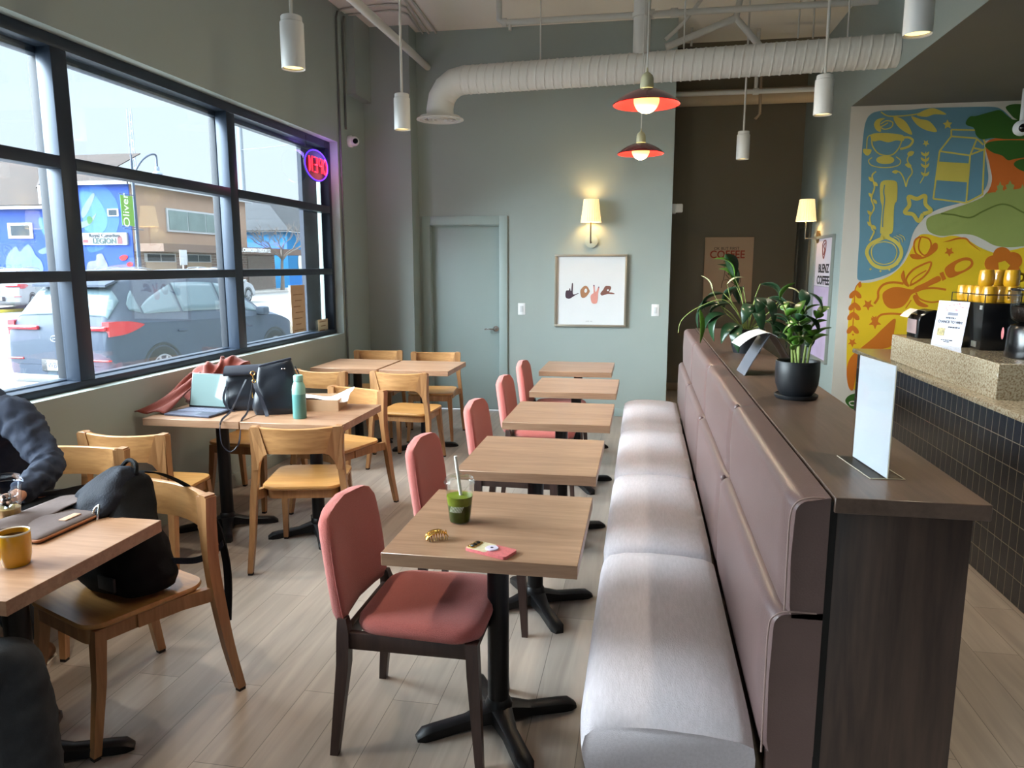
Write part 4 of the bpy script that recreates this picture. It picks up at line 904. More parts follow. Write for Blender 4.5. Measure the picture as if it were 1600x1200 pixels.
b = MB(); b.lathe([(0.050, 0.134), (0.053, 0.136), (0.054, 0.142), (0.050, 0.147), (0.048, 0.156), (0.042, 0.160), (0.020, 0.162), (0.006, 0.162)], seg=36); b.build('cup_lid', panemat('clear_lid', (0.93,0.95,0.95), 0.08, 0.08), t, angle=40)
b = MB(); b.cyl((0.010, 0.0, 0.05), (-0.012, -0.004, 0.232), 0.0058, seg=14); b.build('paper_straw', mat('straw_white', (226,222,214), 0.5, var=0), t)
b = MB()
for k in range(9):
    a = -2.2+k*0.12; r = 0.0425
    b.tube([Vector(((r+0.0005*q)*math.cos(a+q*0.05), (r+0.0005*q)*math.sin(a+q*0.05), 0.045+0.005*q)) for q in range(5)], 0.0009, seg=5)
b.build('printed_swirls', mat('cup_print_white', (205,214,190), 0.6, var=0), t)
t = thing('hair_clip', 'gold openwork hair claw clip lying on the nearest table', 'hair clip', (-0.632, 2.185, TZ), 0.5)
gold = mat('gold_metal', (214,168,88), 0.25, 1.0, var=0.05); b = MB(); random.seed(4)
for k in range(26):
    th, ph = random.uniform(0, PI), random.uniform(-1.2, 1.2); pts = []
    for q in range(7):
        th += random.uniform(0.1, 0.45); ph += random.uniform(-0.35, 0.35)
        pts.append((0.036*math.cos(th)*1.0, 0.018*math.sin(ph*1.2), 0.003+0.024*abs(math.sin(th))))
    b.tube(pts, 0.0013, seg=6)
for k in range(8): b.tube([(-0.03+0.0085*k, -0.020, 0.002), (-0.03+0.0085*k, -0.014, 0.016), (-0.03+0.0085*k, 0.0, 0.026), (-0.03+0.0085*k, 0.014, 0.016), (-0.03+0.0085*k, 0.020, 0.002)], 0.0014, seg=6)
b.build('claw_teeth', gold, t)
t = thing('mobile_phone', 'phone in a pink and cream case with round grip lying on the nearest table', 'phone', (-0.440, 2.112, TZ), R(-22))
MB().prism([(x, y, 0.0005) for x, y in rrect(0, 0, 0.074, 0.036, 0.010, 5)], (0, 0, 0.0095)).build('phone_case', mat('pink_case', (206,110,112), 0.35, var=0.12, vscale=160), t, angle=50)
MB().prism([(x, y, 0.0101) for x, y in rrect(-0.035, 0, 0.037, 0.0345, 0.009, 5)], (0, 0, 0.0006)).build('cream_panel', mat('cream_case', (204,194,160), 0.4, var=0.12, vscale=90), t, angle=50)
MB().lathe([(0.0, 0.0102), (0.020, 0.0102), (0.0205, 0.013), (0.019, 0.0145), (0.0, 0.0148)], c=(0.004, 0.0, 0), seg=28).build('round_grip', mat('grip_lilac', (206,198,220), 0.4, var=0), t, angle=30)
b = MB(); b.sph((0.004, 0, 0.0148), 0.005, 10, 6, (1, 1, 0.3)); b.build('grip_emblem', mat('grip_dark', (60,60,80), 0.4, var=0), t)
b = MB(); b.prism([(x, y, 0.0105) for x, y in rrect(-0.058, 0.0, 0.013, 0.028, 0.006, 4)], (0, 0, 0.0025)); cb_ = b.build('camera_bump', gold, t, angle=50)
for y in (-0.016, 0.0, 0.016): MB().cyl((-0.058, y, 0.013), (-0.058, y, 0.0145), 0.0065, seg=16).build('camera_lens', mat('camera_lens_black', (14,14,18), 0.1, var=0), cb_)

# ======================================================= LAPTOP TABLE
t = thing('laptop', 'open grey laptop with reflections painted on its screen, on the far left window table', 'laptop', (-2.590, 3.915, TZ), R(-5))
lapg = mat('laptop_grey', (84,88,104), 0.35, 0.5, var=0.02); dk = mat('laptop_dark', (26,28,34), 0.4, var=0)
base = MB(); base.box(-0.155, 0.155, -0.11, 0.11, 0.0, 0.014, 0.004); bo = base.build('keyboard_base', lapg, t)
kb = MB()
for r_ in range(5):
    for c_ in range(13): kb.box(-0.138+c_*0.0213, -0.138+c_*0.0213+0.0175, -0.012+r_*0.021, -0.012+r_*0.021+0.0165, 0.0142, 0.0158)
kbo = kb.build('keys', mat('laptop_keys', (118,122,140), 0.5, var=0), bo, smooth=False); kbo['kind'] = 'stuff'
MB().box(-0.05, 0.05, -0.098, -0.03, 0.0140, 0.0146).build('touchpad', mat('laptop_pad', (104,108,126), 0.35, 0.3, var=0), bo, smooth=False)
sm_ = T((0, 0.11, 0.012), rx=R(-14)); s_ = MB(); s_.box(-0.155, 0.155, 0.0, 0.006, 0.0, 0.212, 0.002, M=sm_); so = s_.build('screen_lid', dk, t)
s_ = MB(); s_.box(-0.148, 0.148, -0.0012, 0.0, 0.012, 0.206, M=sm_); s_.build('screen_glass', mat('screen_painted_reflection', (104,124,124), 0.06, 0.0, var=0.0, emit=(120,142,142), estr=0.35), so, smooth=False)  # reflection put into the screen's pale colour and faint emission
# teal bottle
t = thing('water_bottle', 'two-tone teal water bottle standing on the window table', 'bottle', (-1.935, 3.895, TZ))
MB().lathe([(0.0, 0.0), (0.036, 0.0), (0.0385, 0.004), (0.0385, 0.142)], seg=36).build('bottle_body', mat('teal_body', (78,132,128), 0.45, var=0.02), t, angle=50)
MB().lathe([(0.0385, 0.142), (0.0385, 0.168), (0.035, 0.190), (0.0275, 0.208), (0.026, 0.214), (0.0, 0.215)], seg=36).build('bottle_shoulder', mat('pale_teal', (122,170,158), 0.45, var=0.02), t, angle=50)
MB().lathe([(0.0, 0.215), (0.0265, 0.2155), (0.027, 0.218), (0.027, 0.246), (0.024, 0.251), (0.0, 0.252)], seg=36).build('bottle_cap', mat('pale_teal', (122,170,158), 0.45), t, angle=40)
# box with paper
t = thing('cardboard_box', 'low kraft cardboard box with white paper sticking out on the window table', 'box', (-1.965, 4.215, TZ), R(10))
kraft = mat('kraft_card', (176,142,110), 0.8, var=0.04, vscale=12)
b = MB(); b.box(-0.15, 0.15, -0.12, 0.12, 0, 0.004); b.box(-0.15, -0.146, -0.12, 0.12, 0.004, 0.068); b.box(0.146, 0.15, -0.12, 0.12, 0.004, 0.068); b.box(-0.146, 0.146, -0.12, -0.116, 0.004, 0.068); b.box(-0.146, 0.146, 0.116, 0.12, 0.004, 0.068)
b.build('box_body', kraft, t, smooth=False)
b = MB(); N = 14; rings = []
for i in range(N+1):
    u = i/N; rings.append([Vector((-0.14+0.34*u, -0.115+0.21*v + 0.03*u, 0.062+0.018*math.sin(5*u+3*v)*(0.4+u)+0.025*u*u + 0.012*math.cos(7*v+u*4))) for v in [j/8 for j in range(9)]])
b.loft(rings, closed=False, cap=False); o = b.build('crumpled_paper', mat('white_paper', (232,232,236), 0.7, var=0.01), t, angle=80)
md = o.modifiers.new('sol', 'SOLIDIFY'); md.thickness = 0.0008
# handbags
navy = mat('navy_leather', (26,30,38), 0.32, var=0.05, vscale=14, bump=0.12, bscale=300, spec=0.55); navy2 = mat('dark_leather_flap', (34,36,46), 0.36, var=0.05, vscale=14, bump=0.12, bscale=300)
def softloft(secs, seg=40, nz=0.006, ns=9.0, seed=0, pw=0.45):
    """secs: (z, cx, cy, hx, hy)"""
    S = []
    for a, c in zip(secs, secs[1:]):
        for k in range(5):
            t_ = k/5; t_ = t_; S.append([a[i]*(1-t_)+c[i]*t_ for i in range(5)])
    S.append(list(secs[-1])); rings = []
    for z, cx, cy, hx, hy in S:
        ring = []
        for j in range(seg):
            a = 2*PI*j/seg; ca, sa = math.cos(a), math.sin(a)
            p = Vector((cx + hx*math.copysign(abs(ca)**pw, ca), cy + hy*math.copysign(abs(sa)**pw, sa), z))
            n_ = mnoise.noise(p*ns + Vector((seed, 0, 0))) + 0.5*mnoise.noise(p*ns*2.3)
            d = Vector((ca, sa, 0)); ring.append(p + d*n_*nz)
        rings.append(ring)
    return rings
t = thing('handbag', 'tall open-topped navy leather tote bag beside the teal bottle', 'handbag', (-2.145, 4.02, TZ), R(24))
b = MB(); shr_ = Matrix(((1,0,0.10,0),(0,1,0,0),(0.0,0,1,0),(0,0,0,1))); b.loft([[Vector((p.x+0.06*max(0,p.z), p.y, p.z*(1+0.75*p.x))) for p in r] for r in softloft([(0.0, 0, 0, 0.125, 0.062), (0.03, 0, 0, 0.140, 0.072), (0.12, 0, 0, 0.132, 0.060), (0.22, -0.006, 0.0, 0.112, 0.040), (0.285, -0.010, 0.0, 0.096, 0.022), (0.30, -0.012, 0, 0.092, 0.014)], nz=0.012, seed=3)]); b.build('bag_body', navy, t, angle=70)
b = MB(); b.box(-0.095, 0.095, -0.010, 0.010, -0.008, 0.008, 0.004, M=T((0.006, 0, 0.303), ry=R(-12.5))); b.build('bag_rim', navy2, t)
b = MB()
for x in (0.045, 0.06): b.sph((x, -0.036, 0.268), 0.005, 10, 8)
b.build('rivet', chrome, t)
b = MB(); b.ribbon([(0.118, -0.02, 0.28), (0.150, -0.03, 0.20), (0.160, -0.01, 0.10), (0.150, 0.02, 0.03)], (0.1,1,0), 0.016, 0.004); b.build('side_strap', navy2, t)
b = MB(); b.ribbon([(-0.112, -0.055, 0.205), (-0.100, -0.080, 0.16), (-0.075, -0.095, 0.10), (-0.055, -0.105, 0.04), (-0.045, -0.125, 0.004)], (1,-0.2,0.1), 0.022, 0.004); b.build('long_strap', navy2, t)
b = MB()
def ringt(c, r, ax): 
    u = Vector(ax).normalized(); a_ = u.orthogonal().normalized(); q_ = u.cross(a_)
    return [Vector(c) + a_*r*math.cos(2*PI*i/16) + q_*r*math.sin(2*PI*i/16) for i in range(17)]
b.tube(ringt((-0.118, -0.060, 0.250), 0.012, (0.3,-1,0)), 0.0028, seg=8, smooth=False); b.tube([(-0.118,-0.062,0.237), (-0.115,-0.064,0.215)], 0.004, seg=8); b.tube(ringt((-0.113, -0.064, 0.205), 0.010, (0.3,-1,0)), 0.0025, seg=8, smooth=False)
b.build('gold_clasp', gold, t)
t = thing('handbag', 'slouching dark leather shoulder bag with a long strap looping off the table edge', 'handbag', (-2.385, 4.10, TZ), R(18))
b = MB(); b.loft(softloft([(0.0, 0.0, 0, 0.105, 0.062), (0.02, 0, 0, 0.118, 0.072), (0.09, 0.0, 0, 0.112, 0.066), (0.17, -0.005, 0, 0.104, 0.052), (0.215, -0.01, 0, 0.100, 0.045), (0.235, -0.01, 0, 0.085, 0.030)], nz=0.013, ns=12, seed=8)); b.build('bag_body', navy, t, angle=70)
b = MB(); N = 12; rings = []
for i in range(N+1):
    a = PI*0.02 + PI*0.86*i/N; y = 0.068*math.cos(a); z = 0.185+0.075*math.sin(a)
    if i < 3: z -= 0.0
    rings.append([Vector((-0.112, y, z)), Vector((0.100, y, z+0.008)), Vector((0.100, y*1.07, z+0.016)), Vector((-0.112, y*1.07, z+0.008))])
b.loft(rings); b.build('bag_flap', navy2, t, angle=60)
b = MB(); b.ribbon([(0.02, -0.075, 0.19), (-0.01, -0.12, 0.12), (-0.045, -0.20, 0.03), (-0.06, -0.375, 0.006), (-0.065, -0.402, -0.05), (-0.055, -0.405, -0.13), (-0.015, -0.408, -0.168), (0.03, -0.406, -0.13), (0.045, -0.402, -0.05), (0.05, -0.375, 0.006), (0.055, -0.24, 0.03), (0.06, -0.10, 0.15), (0.065, -0.07, 0.22)], (0.3,0.3,0.9), 0.007, 0.010); b.build('looping_strap', navy2, t)
b = MB(); b.ribbon([(-0.10, -0.05, 0.15), (-0.115, -0.075, 0.08), (-0.09, -0.09, 0.02), (-0.05,-0.11,0.006)], (1,0,0), 0.014, 0.004); b.build('short_strap', navy2, t)
b = MB(); b.tube([(0.05, -0.074, 0.12), (0.055, -0.075, 0.08)], 0.004); b.build('gold_zip_pull', gold, t)
# orange coat heaped against the wall
t = thing('folded_coat', 'burnt orange coat heaped behind the laptop against the window wall', 'coat', (-2.665, 4.26, TZ))
rust = mat('rust_wool', (112,38,20), 0.85, var=0.06, vscale=30, bump=0.25, bscale=500, sheen=0.3)
b = MB(); NU, NV = 96, 64; rings = []
for i in range(NU):
    u = 2*PI*i/NU; ring = []
    for j in range(NV+1):
        v = j/NV; rr = math.sin(v*PI/2)**0.75; zz = math.cos(v*PI/2)
        x = 0.225*rr*math.cos(u) ; y = 0.125*rr*math.sin(u)
        z = 0.315*zz**0.6*(0.85+0.30*math.cos(u-0.3)*rr) if zz > 0 else 0
        p = Vector((x, y, z)); q = p*6.5
        wv = mnoise.noise(Vector((q.x*1.3+q.z*1.1, q.y*0.8+3, q.z*0.55-q.x*0.5)))
        fold = 1-abs(math.sin((q.x*1.5 - q.z*1.35 + 1.8*wv)*1.9)); fold2 = mnoise.noise(q*1.3+Vector((7,1,2)))
        dsp = 0.048*(fold**1.6)-0.02 + 0.035*fold2
        nrm = Vector((x/0.225**2, y/0.165**2, z/0.28**2+1e-4)).normalized(); p += nrm*dsp*(0.35+0.65*min(1, zz*3+0.3))
        p.x = max(p.x, -0.255); p.z = max(p.z, 0.001 if v < 1 else 0.0); ring.append(p)
    rings.append(ring)
verts = [[b.bm.verts.new(p) for p in r] for r in rings]
for i in range(NU):
    for j in range(NV):
        a1_, a2_, a3_, a4_ = verts[i][j], verts[(i+1) % NU][j], verts[(i+1) % NU][j+1], verts[i][j+1]
        b.bm.faces.new((a1_, a2_, a3_, a4_))
bmesh.ops.remove_doubles(b.bm, verts=b.bm.verts[:], dist=0.0006); b.build('coat_heap', rust, t, angle=180)
b = MB(); N = 22; rings = []
for i in range(N+1):
    f = i/N; c = Vector((-0.11-0.07*f, -0.05-0.39*f, 0.17*(1-f)**1.3+0.004)); w_ = 0.035+0.05*f
    rings.append([c + Vector((w_*s_, 0.02*s_, 0.018*math.sin(5*s_+6*f)*(1-f*0.6)+0.012)) for s_ in [-1+2*j/10 for j in range(11)]])
b.loft(rings, closed=False, cap=False); o = b.build('coat_sleeve', rust, t, angle=180); md = o.modifiers.new('s', 'SOLIDIFY'); md.thickness = 0.008; md.offset = 0

# ======================================================= NEAR LEFT TABLE
t = thing('coffee_mug', 'yellow mug of coffee at the edge of the near left table', 'mug', (-1.80, 1.775, TZ))
mugm = mat('yellow_glaze', (206,150,28), 0.25, var=0.03, coat=0.6)
MB().lathe([(0.0, 0.0), (0.034, 0.0), (0.0365, 0.004), (0.0415, 0.030), (0.043, 0.06), (0.0435, 0.098), (0.0425, 0.1005), (0.040, 0.0985), (0.0395, 0.06), (0.037, 0.012), (0.0, 0.010)], seg=44).build('mug_body', mugm, t, angle=50)
b = MB(); b.lathe([(0.0436, 0.0965), (0.0439, 0.100), (0.0420, 0.1022), (0.0392, 0.0995)], seg=44, closed=False); b.build('mug_rim', mat('cream_glaze', (214,206,190), 0.3, var=0), t, angle=80)
MB().lathe([(0.0, 0.084), (0.0396, 0.084), (0.0396, 0.085), (0.0, 0.0851)], seg=36).build('coffee', mat('black_coffee', (34,18,12), 0.08, var=0), t)
b = MB(); b.tube([(-0.030,-0.030,0.080), (-0.044,-0.048,0.082), (-0.053,-0.056,0.062), (-0.050,-0.054,0.036), (-0.028,-0.032,0.022)], 0.0068, seg=12); b.build('mug_handle', mugm, t)
t = thing('iced_drink', 'clear plastic cup with a domed lid by the person in the navy sweater', 'drink', (-2.115, 2.075, TZ))
MB().lathe([(0.0, 0.001), (0.032, 0.001), (0.034, 0.004), (0.049, 0.135), (0.050, 0.137)], seg=36).build('plastic_cup', clear, t, angle=60)
MB().lathe([(0.0, 0.003), (0.031, 0.003), (0.033, 0.006), (0.0385, 0.055), (0.0, 0.056)], seg=36).build('amber_drink', mat('amber_drink', (190,160,96), 0.3, var=0.3, vscale=50, trans=0.4), t, angle=60)
b = MB(); random.seed(2)
for k in range(14): a = random.uniform(0, 6.28); r = random.uniform(0, 0.024); b.box(-0.010, 0.010, -0.010, 0.010, -0.010, 0.010, 0.003, M=T((r*math.cos(a), r*math.sin(a), 0.065+0.012*(k % 4)), random.random()*3, random.random()*3, random.random()*3))
b.build('ice_cubes', panemat('ice', (0.90,0.93,0.95), 0.08, 0.1), t)
b = MB(); b.lathe([(0.050, 0.136), (0.0535, 0.138), (0.0535, 0.146), (0.049, 0.152), (0.047, 0.164), (0.040, 0.168), (0.0, 0.169)], seg=36); b.build('cup_lid', panemat('clear_lid_blue', (0.82,0.85,0.95), 0.08, 0.12), t, angle=40)
# canvas sleeve
A0 = onZ(190, 793, TZ); B0 = onZ(6, 876, TZ); dv = (A0-B0).normalized(); nv = Vector((-dv.y, dv.x, 0)); 
cen = A0 - dv*0.185 + nv*0.125
t = thing('laptop_sleeve', 'taupe canvas laptop sleeve with a tan edge on the near left table', 'laptop sleeve', (cen.x, cen.y, TZ), math.atan2(dv.y, dv.x))
canv = mat('taupe_canvas', (96,84,82), 0.9, var=0.07, vscale=60, bump=0.35, bscale=500); tan = mat('tan_leather', (146,88,48), 0.5, var=0.05)
b = MB(); b.loft([[Vector((x*f, y*f, z)) for x, y in rrect(0, 0, 0.183, 0.124, 0.014, 4)] for f, z in ((0.985, 0.001), (1.0, 0.006), (1.0, 0.014), (0.985, 0.019), (0.8, 0.022), (0.4, 0.024))]); b.build('sleeve_body', canv, t, angle=60)
b = MB(); b.tube([(x, y, 0.010) for x, y in rrect(0, 0, 0.185, 0.126, 0.014, 4)] + [(0.185, 0.112, 0.010)], 0.0045, seg=8, smooth=False); b.build('leather_edging', tan, t)
b = MB(); N = 24; rings = []
for i in range(N+1):
    f = i/N; x = -0.182+0.36*f; y0 = 0.122; y1 = 0.01-0.012*math.sin(9*f)-0.03*f
    rings.append([Vector((x, y0+(y1-y0)*g, 0.0245+0.004+0.020*math.sin(PI*min(1, g*1.1))*(0.5+0.5*math.sin(5.2*f+1.0)) + 0.014*math.sin(7*f+2)*g*g)) for g in [j/10 for j in range(11)]])
b.loft(rings, closed=False, cap=False); o = b.build('sleeve_flap', canv, t, angle=180); md = o.modifiers.new('s', 'SOLIDIFY'); md.thickness = 0.003; md.offset = 0
MB().box(-0.035, 0.035, -0.090, -0.062, 0.0225, 0.0265, 0.001).build('leather_label', mat('label_tan', (190,150,124), 0.6, var=0.05), t)
MB().tube([(0.128, -0.03, 0.026), (0.142, -0.045, 0.030), (0.150, -0.06, 0.026)], 0.004).build('zip_tab', tan, t)
# backpack
t = thing('backpack', 'black backpack slumped on the oak chair at the near left table', 'backpack', (-1.865, 2.285, 0.462), R(157))
nyl = mat('black_nylon', (15,16,19), 0.75, var=0.08, vscale=18, bump=0.25, bscale=260, spec=0.15); nyl2 = mat('slate_nylon', (26,30,40), 0.7, var=0.25, vscale=12, bump=0.3, bscale=160, spec=0.2)
b = MB(); b.loft(softloft([(0.0, -0.035, 0.0, 0.135, 0.080), (0.015, -0.038, 0.0, 0.165, 0.105), (0.06, -0.036, 0.0, 0.188, 0.118), (0.14, -0.022, 0.0, 0.182, 0.114), (0.24, 0.0, -0.01, 0.160, 0.100), (0.33, 0.025, -0.03, 0.130, 0.080), (0.385, 0.035, -0.045, 0.095, 0.055), (0.41, 0.035, -0.05, 0.055, 0.030)], nz=0.026, ns=7, seed=5, pw=0.55)); b.build('pack_body', nyl, t, angle=120)
b = MB(); b.loft([[Vector((p.x, p.y, p.z-0.35*max(0, p.x-0.04))) for p in r] for r in softloft([(0.27, 0.07, 0.02, 0.140, 0.098), (0.30, 0.062, 0.015, 0.148, 0.106), (0.35, 0.05, -0.01, 0.125, 0.090), (0.40, 0.035, -0.03, 0.085, 0.062), (0.432, 0.02, -0.04, 0.040, 0.030)], nz=0.030, ns=9, seed=11, pw=0.6)]); b.build('top_flap', nyl2, t, angle=120)
b = MB(); b.ribbon([(0.0, -0.10, 0.40), (-0.03, -0.17, 0.375), (-0.09, -0.25, 0.30), (-0.16, -0.285, 0.18), (-0.20, -0.29, 0.06), (-0.21, -0.29, -0.06), (-0.22, -0.27, -0.20)], (1, 0.2, 0), 0.035, 0.006); b.build('shoulder_strap', nyl, t)
b = MB(); b.ribbon([(-0.19, -0.08, 0.10), (-0.225, -0.15, 0.085), (-0.25, -0.21, 0.10), (-0.275, -0.235, 0.135)], (0.1, 0.1, 1), 0.024, 0.004); b.build('side_strap', nyl2, t)
b = MB(); b.tube([(0.06, -0.05, 0.405), (0.03, -0.07, 0.445), (-0.02, -0.07, 0.44), (-0.035, -0.06, 0.405)], 0.008); b.build('haul_loop', nyl, t)
b = MB(); b.tube([(-0.060, 0.092, 0.335), (-0.050, 0.104, 0.322), (-0.050, 0.116, 0.290), (-0.064, 0.120, 0.262), (-0.076, 0.112, 0.290), (-0.060, 0.092, 0.335)], 0.0035, seg=8); b.build('carabiner', chrome, t)
MB().box(-0.155, -0.065, 0.124, 0.134, 0.045, 0.095, 0.002, M=T((0,0,0), rz=R(4))).build('fabric_patch', mat('patch_grey', (42,44,48), 0.7, var=0.1, vscale=60), t)

# ======================================================= ON THE CONSOLE LEDGE
LZ = 1.0902
leafd = mat('leaf_deep', (28,58,34), 0.35, var=0.22, vscale=14, coat=0.2); leafb = mat('leaf_bright', (74,118,34), 0.35, var=0.2, vscale=14, coat=0.2); stemg = mat('leaf_stem', (140,156,84), 0.5, var=0.05); pale = mat('pale_spathe', (196,196,150), 0.5, var=0.05)
potm = mat('matte_black_pot', (22,24,28), 0.45, var=0.04)
def leaf(b, base, tip, width, bend=0.25, twist=0.0, n=9):
    base, tip = Vector(base), Vector(tip); d = tip-base; L_ = d.length; d.normalize()
    side = d.cross(Vector((0, 0, 1)))
    if side.length < 0.05: side = Vector((1, 0, 0))
    side.normalize(); side = Quaternion(d, twist) @ side; nr_ = side.cross(d).normalized(); rows = []
    for i in range(n+1):
        f = i/n; c = base + d*L_*f + nr_*(bend*L_*math.sin(PI*f)*0.5) ; w_ = width*0.5*(math.sin(PI*min(1, f**0.8))**0.8)*(1 if f < 1 else 0)+0.0006
        rows.append([c - side*w_ + nr_*w_*0.35, c - nr_*0.001, c + side*w_ + nr_*w_*0.35])
    R_ = [[b.bm.verts.new(p) for p in r] for r in rows]
    for a_, c_ in zip(R_, R_[1:]):
        for q in (0, 1): b.bm.faces.new((a_[q], a_[q+1], c_[q+1], c_[q]))
def build_leaf(b, name, m, parent):
    o = b.build(name, m, parent, angle=180); md = o.modifiers.new('s', 'SOLIDIFY'); md.thickness = 0.0008; md.offset = 0
    return o
t = thing('potted_plant', 'small glossy-leaved plant in a matte black pot on the dark ledge', 'plant', (0.622, 3.10, LZ))
MB().lathe([(0.0, 0.0), (0.078, 0.0), (0.083, 0.006), (0.085, 0.016), (0.080, 0.018), (0.072, 0.014), (0.0, 0.014)], seg=40).build('saucer', potm, t, angle=40)
MB().lathe([(0.0, 0.015), (0.060, 0.015), (0.072, 0.030), (0.082, 0.060), (0.0855, 0.10), (0.085, 0.150), (0.083, 0.153), (0.080, 0.150), (0.080, 0.132), (0.0, 0.130)], seg=40).build('pot', potm, t, angle=50)
MB().lathe([(0.0, 0.131), (0.079, 0.1312), (0.079, 0.1315), (0.0, 0.136)], seg=24).build('soil', mat('potting_soil', (40,30,24), 0.95, var=0.3, vscale=120), t)
random.seed(12); sb = MB(); nleaf = 0
stems = [((-0.02, 0.0), (-0.085, -0.01, 0.40), 1), ((0.0, -0.02), (-0.02, -0.02, 0.33), 1), ((0.02, 0.0), (0.085, 0.02, 0.36), 0), ((0.0, 0.02), (0.03, 0.05, 0.37), 0), ((-0.01, -0.03), (-0.075, -0.05, 0.25), 1), ((0.03, -0.02), (0.065, -0.03, 0.27), 0)]
for (sx, sy), (ex, ey, ez), br in stems:
    p0_ = Vector((sx, sy, 0.13)); p2_ = Vector((ex, ey, ez)); p1_ = (p0_+p2_)/2 + Vector((-(ex-sx)*0.22, 0, 0.02))
    cv = smooth_pts([p0_, p1_, p2_], 6); sb.tube(cv, [0.006*(1-0.6*i/len(cv)) for i in range(len(cv))], seg=8, smooth=False)
    n0 = len(cv); 
    for k in range(7):
        f = 0.42+0.58*k/6; c = cv[min(n0-1, int(f*(n0-1)))]; a = k*2.3+ex*20; tipv = c + Vector((math.cos(a)*0.058, math.sin(a)*0.05, 0.030 + 0.035*(k == 6)))
        lb_ = MB(); leaf(lb_, c, tipv, 0.042, 0.2, random.uniform(-0.5, 0.5)); build_leaf(lb_, 'leaf', leafb if (k+br) % 3 else leafd, t)
sb.build('stem', stemg, t)
t = thing('potted_plant', 'large drooping peace lily in a dark pot farther along the ledge', 'plant', (0.640, 4.72, LZ))
MB().lathe([(0.0, 0.0), (0.080, 0.0), (0.095, 0.05), (0.105, 0.14), (0.106, 0.15), (0.100, 0.15), (0.098, 0.13), (0.0, 0.125)], seg=40).build('pot', potm, t, angle=50)
random.seed(5); sb = MB()
fx = [(-0.30,-0.02,0.30),(-0.24,0.05,0.36),(-0.16,-0.10,0.46),(-0.12,0.02,0.40),(0.10,0.0,0.42),(0.18,-0.05,0.34),(0.28,0.05,0.28),(-0.05,0.1,0.40),(0.05,-0.12,0.34),(-0.22,-0.12,0.24),(0.22,-0.12,0.22),(-0.18,0.0,0.30),(0.0,-0.15,0.30),(0.14,-0.16,0.20),(-0.10,-0.17,0.18)]
for i, (x, y, z) in enumerate(fx):
    k = Vector((x*0.62, y*0.62, z)); sb.tube([(x*0.05, y*0.05, 0.12), (x*0.30, y*0.30, z*0.75), tuple(k)], 0.0028, seg=6)
    drop = 0.16 if i not in (2, 3) else -0.09
    for j in range(2):
        a_ = math.atan2(y, x)+(j-0.5)*0.9; tp = k + Vector((math.cos(a_)*0.13, math.sin(a_)*0.11, -drop*(0.9+0.3*j)+0.03))
        lb_ = MB(); leaf(lb_, k, tp, 0.075, 0.55, (j-0.5)*0.7, 10); build_leaf(lb_, 'leaf', leafb if i in (2, 3) and j == 0 else leafd, t)
for (a_, c_) in (((-0.22,0,0.38), (-0.29,0,0.47)), ((-0.14,-0.05,0.42), (-0.04,-0.05,0.46)), ((0.20,-0.05,0.40), (0.30,-0.05,0.34)), ((0.16,-0.1,0.30), (0.26,-0.1,0.30))):
    sb.tube([(0,0,0.13), tuple(Vector(a_)*0.7), a_], 0.002, seg=6); lb_ = MB(); leaf(lb_, a_, c_, 0.022, 0.3, 0.3); build_leaf(lb_, 'flower_spathe', pale, t)
sb.tube([(0,0,0.14), (-0.14,-0.05,0.32), (-0.30,-0.06,0.28), (-0.40,-0.06,0.20), (-0.42,-0.06,0.12)], 0.0026, seg=6)
sb.build('stem', stemg, t)
lb_ = MB(); leaf(lb_, (-0.30,-0.10,0.27), (-0.29,-0.11,0.06), 0.035, 0.2, 0.2); build_leaf(lb_, 'hanging_leaf', leafb, t)
# acrylic sign holder
acr = panemat('acrylic', (0.95,0.96,0.95), 0.02, 0.03)
e0 = onZ(1333, 714, LZ); e1 = onZ(1386, 749, LZ); c_ = (e0+e1)/2; an = math.atan2(e1.y-e0.y, e1.x-e0.x); hl = (e1-e0).length/2
t = thing('sign_holder', 'clear acrylic stand holding a blank white sheet on the dark ledge', 'sign', (c_.x, c_.y, LZ), an)
MB().box(-hl, hl, -0.0015, 0.0015, 0.002, 0.287, 0.0005, 1).build('white_sheet', mat('blank_sheet', (212,216,228), 0.45, var=0.0), t, smooth=False)
MB().box(-hl-0.002, hl+0.002, -0.0055, -0.003, 0.0, 0.292).build('front_panel', acr, t, smooth=False); MB().box(-hl-0.002, hl+0.002, 0.003, 0.0055, 0.0, 0.292).build('rear_panel', acr, t, smooth=False)
MB().box(-hl-0.004, hl+0.004, -0.042, 0.042, 0.0, 0.003).build('foot', acr, t, smooth=False)
b = MB()
for s_ in (-1, 1): b.tube([(-hl-0.004, s_*0.042, 0.0018), (hl+0.004, s_*0.042, 0.0018)], 0.0012, seg=6, smooth=False)
b.tube([(hl+0.003, -0.042, 0.0018), (hl+0.003, 0.042, 0.0018)], 0.0012, seg=6, smooth=False); b.tube([(hl+0.003, 0.0, 0.0018), (hl+0.003, 0.0, 0.292)], 0.0012, seg=6, smooth=False)
b.build('polished_edge', mat('acrylic_edge', (190,180,160), 0.3, var=0), t)
